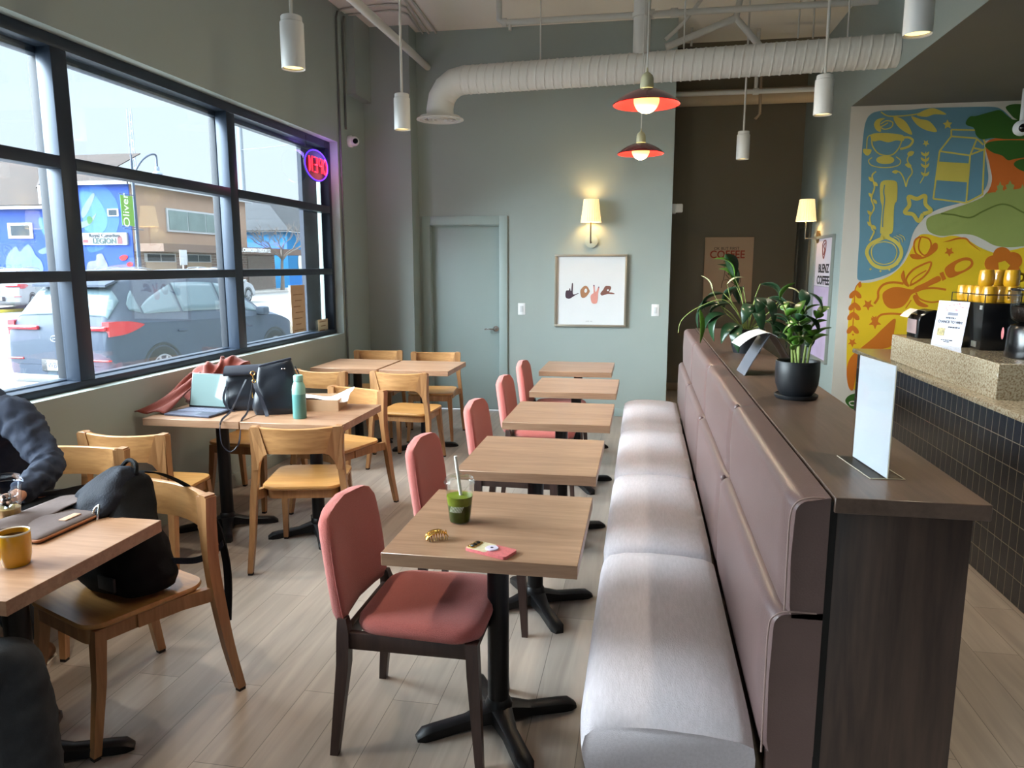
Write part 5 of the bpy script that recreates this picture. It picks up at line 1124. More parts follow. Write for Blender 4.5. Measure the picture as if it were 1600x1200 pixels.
# curling card stand
t = thing('card_stand', 'grey card stand with a curling white sheet between the two plants', 'sign', (0.545, 3.80, LZ), R(4))
b = MB(); pr = [(-0.085, 0.142), (-0.06, 0.165), (-0.03, 0.186), (0.0, 0.200), (0.03, 0.208), (0.055, 0.208), (0.08, 0.198), (0.10, 0.184)]
pr = [(v.x, v.z) for v in smooth_pts([(x, 0, z) for x, z in pr])]
rings = [[Vector((x, -0.105, z)), Vector((x, 0.105, z+0.0)), Vector((x, 0.105, z+0.0015)), Vector((x, -0.105, z+0.0015))] for x, z in pr]; b.loft(rings); b.build('curled_sheet', mat('blank_sheet_b', (206,212,216), 0.5, var=0), t, angle=60)
gc = mat('grey_card', (92,94,102), 0.5, var=0.02)
b = MB(); b.loft([[Vector((x, -0.10, z)), Vector((x, 0.10, z)), Vector((x+0.004, 0.10, z)), Vector((x+0.004, -0.10, z))] for x, z in ((-0.055, 0.0), (-0.02, 0.07), (0.02, 0.14), (0.055, 0.2))]); b.build('front_leg', gc, t, angle=60)
b = MB(); b.loft([[Vector((x, -0.10, z)), Vector((x, 0.10, z)), Vector((x+0.004, 0.10, z)), Vector((x+0.004, -0.10, z))] for x, z in ((0.205, 0.0), (0.17, 0.06), (0.12, 0.14), (0.085, 0.19))]); b.build('rear_leg', mat('dark_card', (52,44,42), 0.5, var=0.02), t, angle=60)

# ======================================================= ON THE COUNTER
CZ = 1.1122
blk = mat('gloss_black', (14,14,16), 0.25, var=0.02, coat=0.3)
t = thing('card_terminal', 'rounded black payment printer with a slip of paper on the granite shelf', 'printer', (2.02, 5.72, CZ))
b = MB(); rings = []
for y in (-0.11, -0.10, 0.10, 0.11):
    f = 0.95 if abs(y) > 0.105 else 1.0
    rings.append([Vector((x*f, y, max(0, z)*f)) for x, z in [(-0.105, 0.0), (-0.105, 0.13), (-0.09, 0.165), (-0.05, 0.19), (0.0, 0.20), (0.06, 0.19), (0.10, 0.15), (0.105, 0.0)]])
b.loft(rings); b.build('housing', blk, t, angle=35)
MB().box(-0.112, -0.106, -0.09, 0.09, 0.03, 0.13, 0.002).build('front_plate', mat('pinkish_plate', (186,160,158), 0.3, 0.4, var=0.1), t)
b = MB(); b.loft([[Vector((x, -0.07, z)), Vector((x, 0.09, z)), Vector((x, 0.09, z+0.002)), Vector((x, -0.07, z+0.002))] for x, z in ((-0.05, 0.19), (-0.10, 0.20), (-0.14, 0.175), (-0.165, 0.145))]); b.build('paper_slip', mat('slip_paper', (206,186,170), 0.6, var=0), t)
t = thing('display_cabinet', 'black cabinet with a wire rail carrying the yellow mugs', 'cabinet', (2.18, 5.12, CZ))
MB().box(-0.16, 0.16, -0.25, 0.25, 0, 0.285, 0.004).build('cabinet_body', blk, t)
b = MB(); zr = 0.335
b.tube([(-0.155, -0.245, zr), (-0.155, 0.245, zr), (0.155, 0.245, zr), (0.155, -0.245, zr), (-0.155, -0.245, zr)], 0.003, seg=6, smooth=False)
for x in (-0.155, 0.155):
    for y in (-0.245, 0.0, 0.245): b.tube([(x, y, 0.283), (x, y, zr)], 0.003, seg=6)
b.build('wire_rail', brz, t)
MB().box(-0.165, -0.159, -0.20, -0.13, 0.015, 0.05, 0.001).build('maker_plate', mat('grey_plate', (120,120,112), 0.4, 0.5, var=0), t)
MB().box(-0.163, -0.159, -0.235, -0.20, 0.245, 0.27, 0.001).build('small_sticker', mat('grey_plate2', (150,150,146), 0.5, var=0), t)
mug2 = thing('stacked_mug', 'yellow glazed mug on the black cabinet, front left one', 'mug', (2.08, 5.32, CZ+0.2855), group='yellow mugs stacked on the black cabinet')
MB().lathe([(0.0, 0.0), (0.036, 0.0), (0.042, 0.012), (0.044, 0.04), (0.040, 0.085), (0.037, 0.098), (0.035, 0.098), (0.038, 0.05), (0.0, 0.008)], seg=32).build('mug_body', mugm, mug2, angle=50)
b = MB(); b.tube([(0.040, 0, 0.075), (0.062, 0, 0.07), (0.064, 0, 0.04), (0.042, 0, 0.028)], 0.006, seg=10); b.build('mug_handle', mugm, mug2)
GM = 'yellow mugs stacked on the black cabinet'; i = 0
spots = [(2.08, 5.20), (2.08, 5.08), (2.08, 4.96), (2.20, 5.30), (2.20, 5.18), (2.20, 5.06), (2.20, 4.94)]
names_ = ['second mug from the left in the front row on the black cabinet', 'third mug from the left in the front row on the black cabinet', 'rightmost mug in the front row on the black cabinet', 'back row mug nearest the mural spoon', 'second mug of the back row on the black cabinet', 'third mug of the back row on the black cabinet', 'rightmost mug of the back row on the black cabinet']
for (x, y), lb in zip(spots, names_): dup(mug2, (x, y, CZ+0.2855), R(37*i), lb, GM); i += 1
for (x, y), lb in zip([(2.20, 5.28), (2.20, 5.12), (2.20, 4.97), (2.08, 5.02)], ['upper layer mug at the left of the stack', 'upper layer mug second from left', 'upper layer mug third from left', 'upper layer mug nearest the coffee grinder']): dup(mug2, (x, y, CZ+0.3845), R(80+31*i), lb, GM); i += 1
t = thing('coffee_grinder', 'black coffee grinder with a clear hopper at the right picture edge', 'coffee grinder', (2.16, 4.52, CZ))
MB().lathe([(0.0, 0.0), (0.145, 0.0), (0.148, 0.01), (0.142, 0.16), (0.132, 0.18), (0.10, 0.19), (0.0, 0.19)], seg=40).build('grinder_body', blk, t, angle=40)
MB().lathe([(0.10, 0.19), (0.135, 0.215), (0.140, 0.26), (0.142, 0.375)], seg=40).build('bean_hopper', panemat('smoked_hopper', (0.75,0.72,0.68), 0.07, 0.06), t, angle=50)
MB().lathe([(0.0, 0.195), (0.09, 0.20), (0.125, 0.22), (0.132, 0.262), (0.132, 0.285), (0.0, 0.292)], seg=40).build('coffee_beans', mat('coffee_beans', (24,14,10), 0.5, var=0.4, vscale=90, bump=0.8, bscale=90), t, angle=60)
MB().lathe([(0.0, 0.385), (0.146, 0.385), (0.148, 0.378), (0.146, 0.372), (0.0, 0.372)], seg=40).build('hopper_lid', blk, t, angle=40)
MB().sph((-0.150, 0.06, 0.13), 0.03, 16, 10, (0.15, 0.5, 1.15)).build('red_emblem', mat('emblem_pink', (206,120,124), 0.4, var=0.1, vscale=60), t)
s0 = onZ(1456, 535, CZ); t = thing('counter_sign', 'white printed competition sign leaning on the black cabinet', 'sign', (1.93, 5.14, CZ), R(-68))
tilt = T(rx=R(-7))
MB().box(-0.125, 0.125, -0.0015, 0.0, 0.0, 0.285, M=tilt).build('sign_sheet', mat('sign_white', (204,210,226), 0.5, var=0), t, smooth=False)
def st(name, body, z, s_, m_=None, x=0.0): text(name, body, s_, m_ or mat('sign_ink', (46,50,70), 0.6, var=0), t, (x, -0.0022-z*math.tan(R(-7))*-1*0.0 + z*math.sin(R(7))*1.0 - 0.0005, z), (PI/2-R(7), 0, 0), 0.0003, bold=0.0006)
st('sign_small_line', 'ENTER FOR A', 0.176, 0.013); st('sign_main_line', 'CHANCE TO WIN!', 0.150, 0.024); st('sign_lower_line', 'SCAN OR ASK US', 0.118, 0.012, x=0.04); st('sign_fine_print', 'ask our team for details\nterms apply', 0.03, 0.010)
b = MB(); random.seed(3)
for k in range(16): x, z = random.uniform(-0.11, 0.11), random.uniform(0.225, 0.275); b.box(x-0.006, x+0.006, -0.003, -0.0016, z-0.002, z+0.002, M=tilt)
b.build('confetti_print', mat('confetti', (190,110,120), 0.6, var=0.3, vscale=60), t, smooth=False)
b = MB(); b.box(-0.09, -0.03, -0.003, -0.0016, 0.06, 0.11, M=tilt); b.build('printed_picture', mat('sign_picture', (170,160,120), 0.6, var=0.4, vscale=70), t, smooth=False)
MB().box(-0.03, 0.05, -0.003, -0.0016, 0.195, 0.213, M=tilt).build('printed_mark', mat('sign_grey', (130,134,150), 0.6, var=0.1), t, smooth=False)
t = thing('dome_camera', 'white and black dome camera low under the soffit by the mural', 'camera', tuple(onY(1596, 200, 7.2)))
MB().sph((0,0,0), 0.065, 24, 16).build('shell', white, t); MB().sph((-0.005,-0.035,-0.005), 0.04, 20, 12).build('lens', mat('camera_lens_black', (14,14,18), 0.1, var=0), t)
MB().cyl((0,0,0.05), (0,0,3.10-t.location.z), 0.02).build('mount', white, t)
# ======================================================= PEOPLE
def skinned(name, verts, edges, m, parent=None, sub=2, root=0):
    me = bpy.data.meshes.new(name); me.from_pydata([v[0] for v in verts], edges, []); me.materials.append(m)
    o = bpy.data.objects.new(name, me); C.objects.link(o)
    md = o.modifiers.new('skin', 'SKIN'); md.use_smooth_shade = True
    for i, (_, r) in enumerate(verts): me.skin_vertices[0].data[i].radius = (r, r) if not isinstance(r, tuple) else r
    me.skin_vertices[0].data[root].use_root = True
    s_ = o.modifiers.new('sub', 'SUBSURF'); s_.levels = sub; s_.render_levels = sub
    if parent: o.parent = parent
    return o
skin = mat('skin_tone', (196,142,118), 0.5, var=0.04, sss=0.15); 
def person(label, cat, J, top_m, leg_m, hair_m, shoe_m, loc, headdir=(0, -1, -0.3)):
    """J: joint dict in local coordinates"""
    t = thing('person', label, cat, loc)
    v = lambda k: Vector(J[k]); V = []; E = []; idx = {}
    def add(k, p, r): idx[k] = len(V); V.append((Vector(p), r)); return idx[k]
    add('pel', v('pelvis'), (0.12, 0.11)); add('wst', v('pelvis')*0.55+v('chest')*0.45, (0.11, 0.10)); add('chs', v('chest'), (0.12, 0.11)); add('nkb', v('neck'), 0.062); add('nk', v('neck')*0.5+v('head')*0.5-Vector((0,0,0.02)), 0.055)
    E += [(idx['pel'], idx['wst']), (idx['wst'], idx['chs']), (idx['chs'], idx['nkb']), (idx['nkb'], idx['nk'])]
    hd = v('head'); add('hd', hd, 0.085); add('hdt', hd+Vector((0, 0.01, 0.085)), 0.075); E += [(idx['nk'], idx['hd']), (idx['hd'], idx['hdt'])]
    for s_ in 'LR':
        add('sh'+s_, v('sh'+s_), 0.052); add('el'+s_, v('el'+s_), 0.036); add('wr'+s_, v('wr'+s_), 0.026); E += [(idx['chs'], idx['sh'+s_]), (idx['sh'+s_], idx['el'+s_]), (idx['el'+s_], idx['wr'+s_])]
        hv = (v('ha'+s_)-v('wr'+s_)).normalized(); sd = hv.cross(Vector((0, 0, 1))).normalized(); palm = v('wr'+s_)+hv*0.055
        add('pm'+s_, palm, (0.036, 0.016)); E.append((idx['wr'+s_], idx['pm'+s_]))
        for q, (off, ln) in enumerate(((-0.030, 0.070), (-0.010, 0.082), (0.011, 0.077), (0.031, 0.060))):
            a_ = palm + hv*0.030 + sd*off; b_ = a_ + hv*ln*0.5 + Vector((0, 0, -0.004)); c_ = b_ + hv*ln*0.42 + Vector((0, 0, -0.016))
            i0 = add('f%s%da' % (s_, q), a_, 0.0095); i1 = add('f%s%db' % (s_, q), b_, 0.0088); i2 = add('f%s%dc' % (s_, q), c_, 0.0075); E += [(idx['pm'+s_], i0), (i0, i1), (i1, i2)]
        sg = 1 if s_ == 'L' else -1
        a_ = v('wr'+s_) + hv*0.035 + sd*0.034*sg; b_ = a_ + hv*0.028 + sd*0.018*sg; c_ = b_ + hv*0.026 + sd*0.006*sg
        i0 = add('t%sa' % s_, a_, 0.012); i1 = add('t%sb' % s_, b_, 0.010); i2 = add('t%sc' % s_, c_, 0.008); E += [(idx['pm'+s_], i0), (i0, i1), (i1, i2)]
        add('hp'+s_, v('hp'+s_), 0.085); add('kn'+s_, v('kn'+s_), 0.058); add('an'+s_, v('an'+s_), 0.036); add('to'+s_, v('to'+s_), 0.030)
        E += [(idx['pel'], idx['hp'+s_]), (idx['hp'+s_], idx['kn'+s_]), (idx['kn'+s_], idx['an'+s_]), (idx['an'+s_], idx['to'+s_])]
    skinned('body', V, E, skin, t)
    # face
    fd = Vector(headdir).normalized(); sx = fd.cross(Vector((0, 0, 1))).normalized(); up_ = sx.cross(fd)
    b = MB(); c0 = hd + Vector((0, 0, 0.03))
    b.sph((0,0,0), 1.0, 28, 20); bmesh.ops.transform(b.bm, matrix=Matrix.Translation(c0) @ Matrix(((sx.x, fd.x, up_.x, 0), (sx.y, fd.y, up_.y, 0), (sx.z, fd.z, up_.z, 0), (0,0,0,1))) @ Matrix.Diagonal((0.075, 0.092, 0.115, 1)), verts=b.bm.verts[:])
    b.cyl(c0+fd*0.085+up_*0.02, c0+fd*0.112-up_*0.015, 0.008, 0.014, 10); head = b.build('face', skin, t)
    b = MB()
    for q in (-1, 1): b.sph(c0+fd*0.082+sx*0.03*q+up_*0.022, 0.011, 12, 8)
    b.build('eyes', mat('eye_dark', (40,30,26), 0.2, var=0), head)
    b = MB(); b.tube([c0+fd*0.088-up_*0.05-sx*0.022, c0+fd*0.094-up_*0.048, c0+fd*0.088-up_*0.05+sx*0.022], 0.006); b.build('mouth', mat('lip_tone', (160,90,84), 0.5, var=0), head)
    b = MB()
    for q in (-1, 1): b.sph(c0+sx*0.077*q-fd*0.005, 0.022, 12, 8, (0.4, 0.7, 1.2))
    b.build('ears', skin, head)
    b = MB(); b.sph(c0-fd*0.016+up_*0.022, 0.1, 28, 18, (0.86, 1.0, 1.12)); bmesh.ops.delete(b.bm, geom=[q for q in b.bm.verts if (q.co-c0).dot(fd) > 0.035 and (q.co-c0).dot(up_) < 0.075 or (q.co-c0).dot(up_) < -0.07], context='VERTS'); b.build('hair', hair_m, t)
    # sweater
    S = [(v('pelvis')+Vector((0,0,0.03)), (0.155, 0.15)), (v('pelvis')*0.5+v('chest')*0.5, (0.15, 0.145)), (v('chest'), (0.165, 0.155)), (v('neck')-Vector((0,0,0.025)), 0.078)]
    SE = [(0,1), (1,2), (2,3)]
    for s_ in 'LR':
        n = len(S); el = v('el'+s_); S += [(v('sh'+s_), 0.082), (v('sh'+s_)*0.5+el*0.5, 0.060), (el, 0.056), (el*0.5+v('wr'+s_)*0.5, 0.050), (v('wr'+s_)*0.94+el*0.06, 0.038)]; SE += [(2, n), (n, n+1), (n+1, n+2), (n+2, n+3), (n+3, n+4)]
    sw = skinned('sweater', S, SE, top_m, t, 3)
    tx = bpy.data.textures.new('cloth_wrinkles_'+str(len(bpy.data.textures)), 'CLOUDS'); tx.noise_scale = 0.035
    dm = sw.modifiers.new('wr', 'DISPLACE'); dm.texture = tx; dm.strength = 0.034; dm.mid_level = 0.32
    Pn = [(v('pelvis')-Vector((0,0,0.0)), (0.165, 0.13))]; PE = []
    for s_ in 'LR':
        n = len(Pn); Pn += [(v('hp'+s_), 0.102), (v('hp'+s_)*0.45+v('kn'+s_)*0.55, 0.086), (v('kn'+s_), 0.080), (v('kn'+s_)*0.5+v('an'+s_)*0.5, 0.078), (v('an'+s_)*0.93+v('kn'+s_)*0.07, 0.074)]
        PE += [(0, n), (n, n+1), (n+1, n+2), (n+2, n+3), (n+3, n+4)]
    jn = skinned('jeans', Pn, PE, leg_m, t, 3); dm = jn.modifiers.new('wr', 'DISPLACE'); dm.texture = tx; dm.strength = 0.016; dm.mid_level = 0.5
    for s_ in 'LR':
        an, to = v('an'+s_), v('to'+s_); d = (to-an); d.z = 0; d.normalize(); sdv_ = d.cross(Vector((0,0,1))); b = MB(); rings = []
        gz = -loc[2]
        for f, w_, h_ in ((-0.055, 0.030, 0.075), (-0.03, 0.038, 0.095), (0.03, 0.040, 0.098), (0.09, 0.044, 0.072), (0.15, 0.046, 0.058), (0.19, 0.036, 0.046), (0.21, 0.018, 0.032)):
            c = Vector((an.x, an.y, gz))+d*f; rings.append([c+sdv_*w_*math.cos(a)+Vector((0,0,0.012 + (h_-0.012)*(0.5+0.5*math.sin(a)))) for a in (2*PI*i/16 for i in range(16))])
        b.loft(rings); sh_ = b.build('shoe', shoe_m, t)
        b = MB(); out = [(-0.065, 0.020), (-0.05, 0.036), (0.03, 0.044), (0.10, 0.048), (0.16, 0.048), (0.20, 0.034), (0.218, 0.012)]
        pl = [Vector((an.x, an.y, gz+0.001))+d*f+sdv_*w_ for f, w_ in out]+[Vector((an.x, an.y, gz+0.001))+d*f-sdv_*w_ for f, w_ in reversed(out)]
        b.prism(pl, (0,0,0.02)); b.build('sole', mat('white_sole', (200,190,176), 0.6, var=0.02), sh_)
    return t
navyk = mat('navy_sweater', (36,44,62), 0.9, var=0.12, vscale=40, bump=0.4, bscale=420); jeansm = mat('charcoal_denim', (34,38,44), 0.85, var=0.15, vscale=50, bump=0.35, bscale=500)
JA = dict(pelvis=(-2.64,2.72,0.56), chest=(-2.68,2.56,0.92), neck=(-2.70,2.52,1.13), head=(-2.715,2.44,1.26), shL=(-2.47,2.50,1.04), elL=(-2.255,2.43,0.845), wrL=(-2.215,2.22,0.795), haL=(-2.20,2.09,0.790),
          shR=(-2.87,2.48,1.04), elR=(-2.86,2.28,0.85), wrR=(-2.62,2.10,0.792), haR=(-2.52,2.04,0.788), hpL=(-2.54,2.66,0.54), knL=(-2.46,2.27,0.545), anL=(-2.39,2.42,0.10), toL=(-2.37,2.30,0.04),
          hpR=(-2.74,2.66,0.54), knR=(-2.78,2.25,0.545), anR=(-2.76,2.34,0.10), toR=(-2.77,2.22,0.04))
person('person in a navy sweater at the near left table beside the domed cup', 'person', JA, navyk, jeansm, mat('brown_hair', (58,42,32), 0.7, var=0.2, vscale=60), mat('brown_suede', (128,92,64), 0.8, var=0.1), (0,0,0))
JB = dict(pelvis=(-1.99,1.16,0.56), chest=(-2.05,1.12,0.94), neck=(-2.07,1.12,1.15), head=(-2.08,1.16,1.29), shL=(-2.25,1.12,1.06), elL=(-2.32,1.34,0.86), wrL=(-2.26,1.58,0.795), haL=(-2.22,1.70,0.79),
          shR=(-1.87,1.12,1.06), elR=(-1.92,1.28,0.85), wrR=(-2.08,1.55,0.80), haR=(-2.08,1.68,0.79), hpL=(-2.09,1.20,0.54), knL=(-2.13,1.63,0.57), anL=(-2.15,1.56,0.10), toL=(-2.15,1.69,0.04),
          hpR=(-1.90,1.22,0.54), knR=(-1.635,1.585,0.585), anR=(-1.54,1.50,0.10), toR=(-1.50,1.63,0.04))
person('person in dark jeans at the left edge with a knee below the table', 'person', JB, mat('dark_top', (28,34,48), 0.9, var=0.1), jeansm, mat('dark_hair', (34,28,26), 0.7, var=0.2, vscale=60), mat('dark_shoe', (30,30,34), 0.7, var=0.1), (0,0,0), (0, 1, -0.3))
# ======================================================= STREET
GZ = -0.15
asph = mat('dusty_asphalt', (118,118,118), 0.9, var=0.10, vscale=0.8, bump=0.2, bscale=40)
conc = mat('sidewalk_concrete', (168,164,158), 0.9, var=0.06, vscale=1.2)
struct(MB().box(-60, -5.0, -40, 110, GZ-0.1, GZ).build('ground_road', asph, smooth=False))
struct(MB().box(-5.0, -3.26, -40, 110, GZ-0.1, GZ+0.12).build('ground_sidewalk', conc, smooth=False))
struct(MB().box(-27.0, -24.2, 10, 100, GZ, GZ+0.10).build('ground_far_sidewalk', conc, smooth=False))
tag(MB().box(-24.2, -24.0, 24, 33, GZ+0.0, GZ+0.11).build('yellow_kerb', mat('kerb_yellow', (206,190,60), 0.8, var=0.08)), 'yellow painted kerb by the black vehicle across the street', 'kerb')

# ---- vehicles
winm = mat('car_glass', (84,100,108), 0.12, 0.0, var=0.0, spec=0.25); tyre = mat('tyre', (28,28,30), 0.8, var=0.05); rim = mat('alloy_rim', (150,154,160), 0.35, 0.7, var=0)
redl = mat('tail_lamp_red', (150,14,26), 0.15, var=0.05, coat=0.6, emit=(200,20,40), estr=0.15); blacktrim = mat('black_trim', (26,28,32), 0.6, var=0)
def make_car(label, paintm, cat='car', L=4.47, grp=None):
    """faces +X locally; origin at ground centre"""
    t = thing('parked_car', label, cat, group=grp)
    st = [ # x, zb, belt z, top z, w low, w belt, w top
      (-2.235, 0.42, 0.62, 0.70, 0.70, 0.72, 0.60), (-2.23, 0.34, 0.80, 0.86, 0.80, 0.80, 0.66), (-2.20, 0.31, 0.95, 1.00, 0.86, 0.83, 0.68), (-2.13, 0.30, 1.03, 1.12, 0.90, 0.86, 0.68), (-1.98, 0.28, 1.06, 1.34, 0.915, 0.885, 0.64), (-1.80, 0.26, 1.06, 1.545, 0.925, 0.895, 0.60),
      (-1.55, 0.24, 1.05, 1.61, 0.925, 0.905, 0.595), (-0.9, 0.22, 1.03, 1.650, 0.925, 0.91, 0.61), (-0.1, 0.22, 1.01, 1.645, 0.925, 0.91, 0.615), (0.45, 0.22, 0.995, 1.56, 0.925, 0.91, 0.60), (0.90, 0.23, 0.985, 1.30, 0.925, 0.905, 0.60), (1.28, 0.24, 0.97, 1.055, 0.925, 0.90, 0.62),
      (1.65, 0.25, 0.90, 0.985, 0.92, 0.88, 0.60), (2.0, 0.27, 0.78, 0.87, 0.88, 0.80, 0.55), (2.18, 0.30, 0.62, 0.72, 0.78, 0.68, 0.48), (2.235, 0.36, 0.52, 0.58, 0.62, 0.55, 0.40)]
    def prof(s_):
        x, zb, zl, zt, wl, wb, wt = s_
        half = [(0.0, zb), (wl*0.80, zb), (wl*0.985, zb+0.10), (wl, zb+(zl-zb)*0.5), (wb*1.0, zl-0.05), (wb*0.985, zl), (wt+(wb-wt)*0.5, zl+(zt-zl)*0.48), (wt*1.04, zt-(zt-zl)*0.13), (wt*0.86, zt-0.012), (0.0, zt+0.012)]
        h = smooth_pts([(y, z, 0) for y, z in half], 3); return [(x, p.x, p.y) for p in h]
    XS = smooth_pts([(i, s_[0], 0) for i, s_ in enumerate(st)], 4); 
    def lerp(fi):
        i = min(int(fi), len(st)-2); f = fi-i; g = lambda k: st[min(max(k, 0), len(st)-1)]
        p0, p1, p2, p3 = g(i-1), g(i), g(i+1), g(i+2)
        return tuple(0.5*((2*b_)+(c_-a_)*f+(2*a_-5*b_+4*c_-d_)*f*f+(3*b_-a_-3*c_+d_)*f**3) for a_, b_, c_, d_ in zip(p0, p1, p2, p3))
    nU = (len(st)-1)*4; grid = [prof(lerp(i/4)) for i in range(nU+1)]; nv = len(grid[0])
    def S(u, v, off=0.0, side=1):   # u station float, v 0..1 around half
        r = prof(lerp(min(max(u, 0), len(st)-1.001))); q = v*(nv-1); i = min(int(q), nv-2); f = q-i
        p = Vector([r[i][k]*(1-f)+r[i+1][k]*f for k in range(3)]); c = Vector((p.x, 0, 0.8)); n_ = (p-c); n_.x = 0; n_.normalize(); p = p+n_*off; return Vector((p.x, p.y*side, p.z))
    b = MB(); rings = []
    for row in grid: rings.append([Vector((x, y, z)) for x, y, z in row] + [Vector((x, -y, z)) for x, y, z in reversed(row[1:-1])])
    b.loft(rings); body = b.build('body_shell', paintm, t, angle=45)
    def panel(name, m, u0, u1, v0f, v1f, nu=10, nvv=5, off=0.006, sides=(1, -1), par=None):
        for sd_ in sides:
            b = MB(); rr = []
            for i in range(nu+1):
                f = i/nu; u = u0+(u1-u0)*f; a_, c_ = v0f(f), v1f(f); rr.append([S(u, a_+(c_-a_)*j/nvv, off, sd_) for j in range(nvv+1)])
            b.loft(rr, closed=False, cap=False); o = b.build(name, m, par or t, angle=60); md = o.modifiers.new('s', 'SOLIDIFY'); md.thickness = 0.006; md.offset = 0
    panel('side_window', winm, 5.9, 7.0, lambda f: 0.60, lambda f: 0.745*(0.85+0.15*f) if f < 1 else 0.745); panel('side_window', winm, 7.06, 8.18, lambda f: 0.60, lambda f: 0.755); panel('side_window', winm, 8.26, 10.1, lambda f: 0.60, lambda f: 0.755-0.115*max(0, f-0.25))
    panel('quarter_window', winm, 5.0, 5.8, lambda f: 0.625-0.02*f, lambda f: 0.66+0.07*f)
    for sd_ in (1, -1):
        pass
    b = MB(); rr = []
    for i in range(9):
        u = 3.15+1.45*i/8; rr.append([S(u, v_, 0.007, 1) for v_ in [0.70+0.30*j/8 for j in range(9)]] + [S(u, v_, 0.007, -1) for v_ in [1.0-0.30*j/8 for j in range(1, 9)]])
    b.loft(rr, closed=False, cap=False); o = b.build('rear_window', winm, t, angle=60); md = o.modifiers.new('s', 'SOLIDIFY'); md.thickness = 0.006; md.offset = 0
    b = MB(); rr = []
    for i in range(9):
        u = 9.15+1.75*i/8; rr.append([S(u, v_, 0.007, 1) for v_ in [0.76+0.24*j/8 for j in range(9)]] + [S(u, v_, 0.007, -1) for v_ in [1.0-0.24*j/8 for j in range(1, 9)]])
    b.loft(rr, closed=False, cap=False); o = b.build('windscreen', winm, t, angle=60); md = o.modifiers.new('s', 'SOLIDIFY'); md.thickness = 0.006; md.offset = 0
    b = MB(); b.loft([[Vector((-1.70, -0.58, 1.575)), Vector((-1.70, 0.58, 1.575)), Vector((-1.70, 0.58, 1.605)), Vector((-1.70, -0.58, 1.605))], [Vector((-1.98, -0.62, 1.50)), Vector((-1.98, 0.62, 1.50)), Vector((-1.98, 0.62, 1.53)), Vector((-1.98, -0.62, 1.53))]]); b.build('roof_spoiler', paintm, t)
    for s_ in (1, -1):
        b = MB(); rr = []
        for f in [i/10 for i in range(11)]:
            x = -2.20+0.52*f; hh_2 = 0.085*(1-f**2.2)+0.006; yy = 0.84+0.075*min(1, f*3.0); rr.append([Vector((x + 0.0, s_*(yy+0.012), 0.985+0.03*f+hh_2*k_)) for k_ in (-1, -0.4, 0.4, 1)] + [Vector((x, s_*(yy-0.10), 0.985+0.03*f+hh_2*k_)) for k_ in (1, 0.4, -0.4, -1)])
        b.loft(rr); b.build('tail_lamp', redl, t, angle=50)
        b = MB(); b.box(-2.245, -2.20, s_*0.56-0.26, s_*0.56+0.26, 0.965, 1.02, 0.015); b.build('tailgate_lamp', redl, t)
        b = MB(); b.box(-2.25, -2.17, s_*0.72-0.14, s_*0.72+0.14, 0.585, 0.607, 0.006); b.build('reflector_strip', redl, t)
        b = MB(); b.box(0.80, 0.98, s_*0.98-0.09, s_*0.98+0.09, 0.98, 1.12, 0.04); b.build('door_mirror', paintm, t)
        b = MB(); b.tube([(-1.45, s_*0.585, 1.625), (-1.2, s_*0.60, 1.69), (-0.2, s_*0.61, 1.70), (0.35, s_*0.60, 1.625)], 0.016); b.build('roof_rail', rim, t)
        for x in (-0.95, 0.12): MB().box(x-0.10, x+0.10, s_*0.925-0.012, s_*0.925+0.016, 0.87, 0.90, 0.01).build('door_handle', paintm, t)
        for x in (-1.385, 1.285):
            w_ = MB(); w_.lathe([(0.0, -0.11), (0.30, -0.11), (0.345, -0.095), (0.352, -0.03), (0.352, 0.03), (0.345, 0.095), (0.30, 0.11), (0.245, 0.112), (0.24, 0.09), (0.0, 0.09)], seg=36, M=T((x, s_*0.83, 0.352), rx=-s_*PI/2)); wo = w_.build('wheel', tyre, t, angle=40)
            r_ = MB(); r_.lathe([(0.245, 0.108), (0.225, 0.112), (0.215, 0.095)], seg=36, M=T((x, s_*0.83, 0.352), rx=-s_*PI/2))
            for k_ in range(10): a_ = 2*PI*k_/10; r_.box(0.0, 0.225, -0.018, 0.018, 0.095, 0.108, M=T((x, s_*0.83, 0.352), rx=-s_*PI/2) @ Matrix.Rotation(a_, 4, 'Z'))
            r_.lathe([(0.0, 0.115), (0.06, 0.113), (0.065, 0.095)], seg=20, M=T((x, s_*0.83, 0.352), rx=-s_*PI/2)); r_.build('alloy_rim', rim, wo, angle=30)
            a_ = MB(); pts = [Vector((x+0.40*math.cos(q), s_*0.925, 0.352+0.40*math.sin(q))) for q in [PI*i/20 for i in range(21)]]; pi_ = [Vector((x+0.365*math.cos(q), s_*0.90, 0.352+0.365*math.sin(q))) for q in [PI*i/20 for i in range(21)]]
            a_.loft([[p-Vector((0, s_*0.03, 0)), q_-Vector((0, s_*0.03, 0)), q_+Vector((0, s_*0.03, 0)), p+Vector((0, s_*0.006, 0))] for p, q_ in zip(pts, pi_)]); a_.build('wheel_arch', blacktrim, t)
    MB().box(-2.262, -2.20, -0.26, 0.26, 0.44, 0.60, 0.008).build('plate_recess', blacktrim, t)
    pl = MB().box(-2.272, -2.262, -0.155, 0.155, 0.455, 0.585, 0.004).build('number_plate', mat('plate_white', (206,208,206), 0.5, var=0.03), t)
    text('plate_lettering', 'WB 93', 0.10, mat('plate_ink', (60,66,110), 0.6, var=0), pl, (-2.2735, 0, 0.52), (PI/2, 0, -PI/2), 0.001, bold=0.002)
    b = MB(); b.box(-2.25, -2.14, -0.80, 0.80, 0.28, 0.40, 0.03); b.build('lower_bumper', mat('bumper_grey', (92,94,96), 0.6, var=0.05), t)
    b = MB(); b.tube([(-2.262, 0.062*math.cos(a), 0.86+0.036*math.sin(a)) for a in (2*PI*i/24 for i in range(25))], 0.006, seg=6, smooth=False)
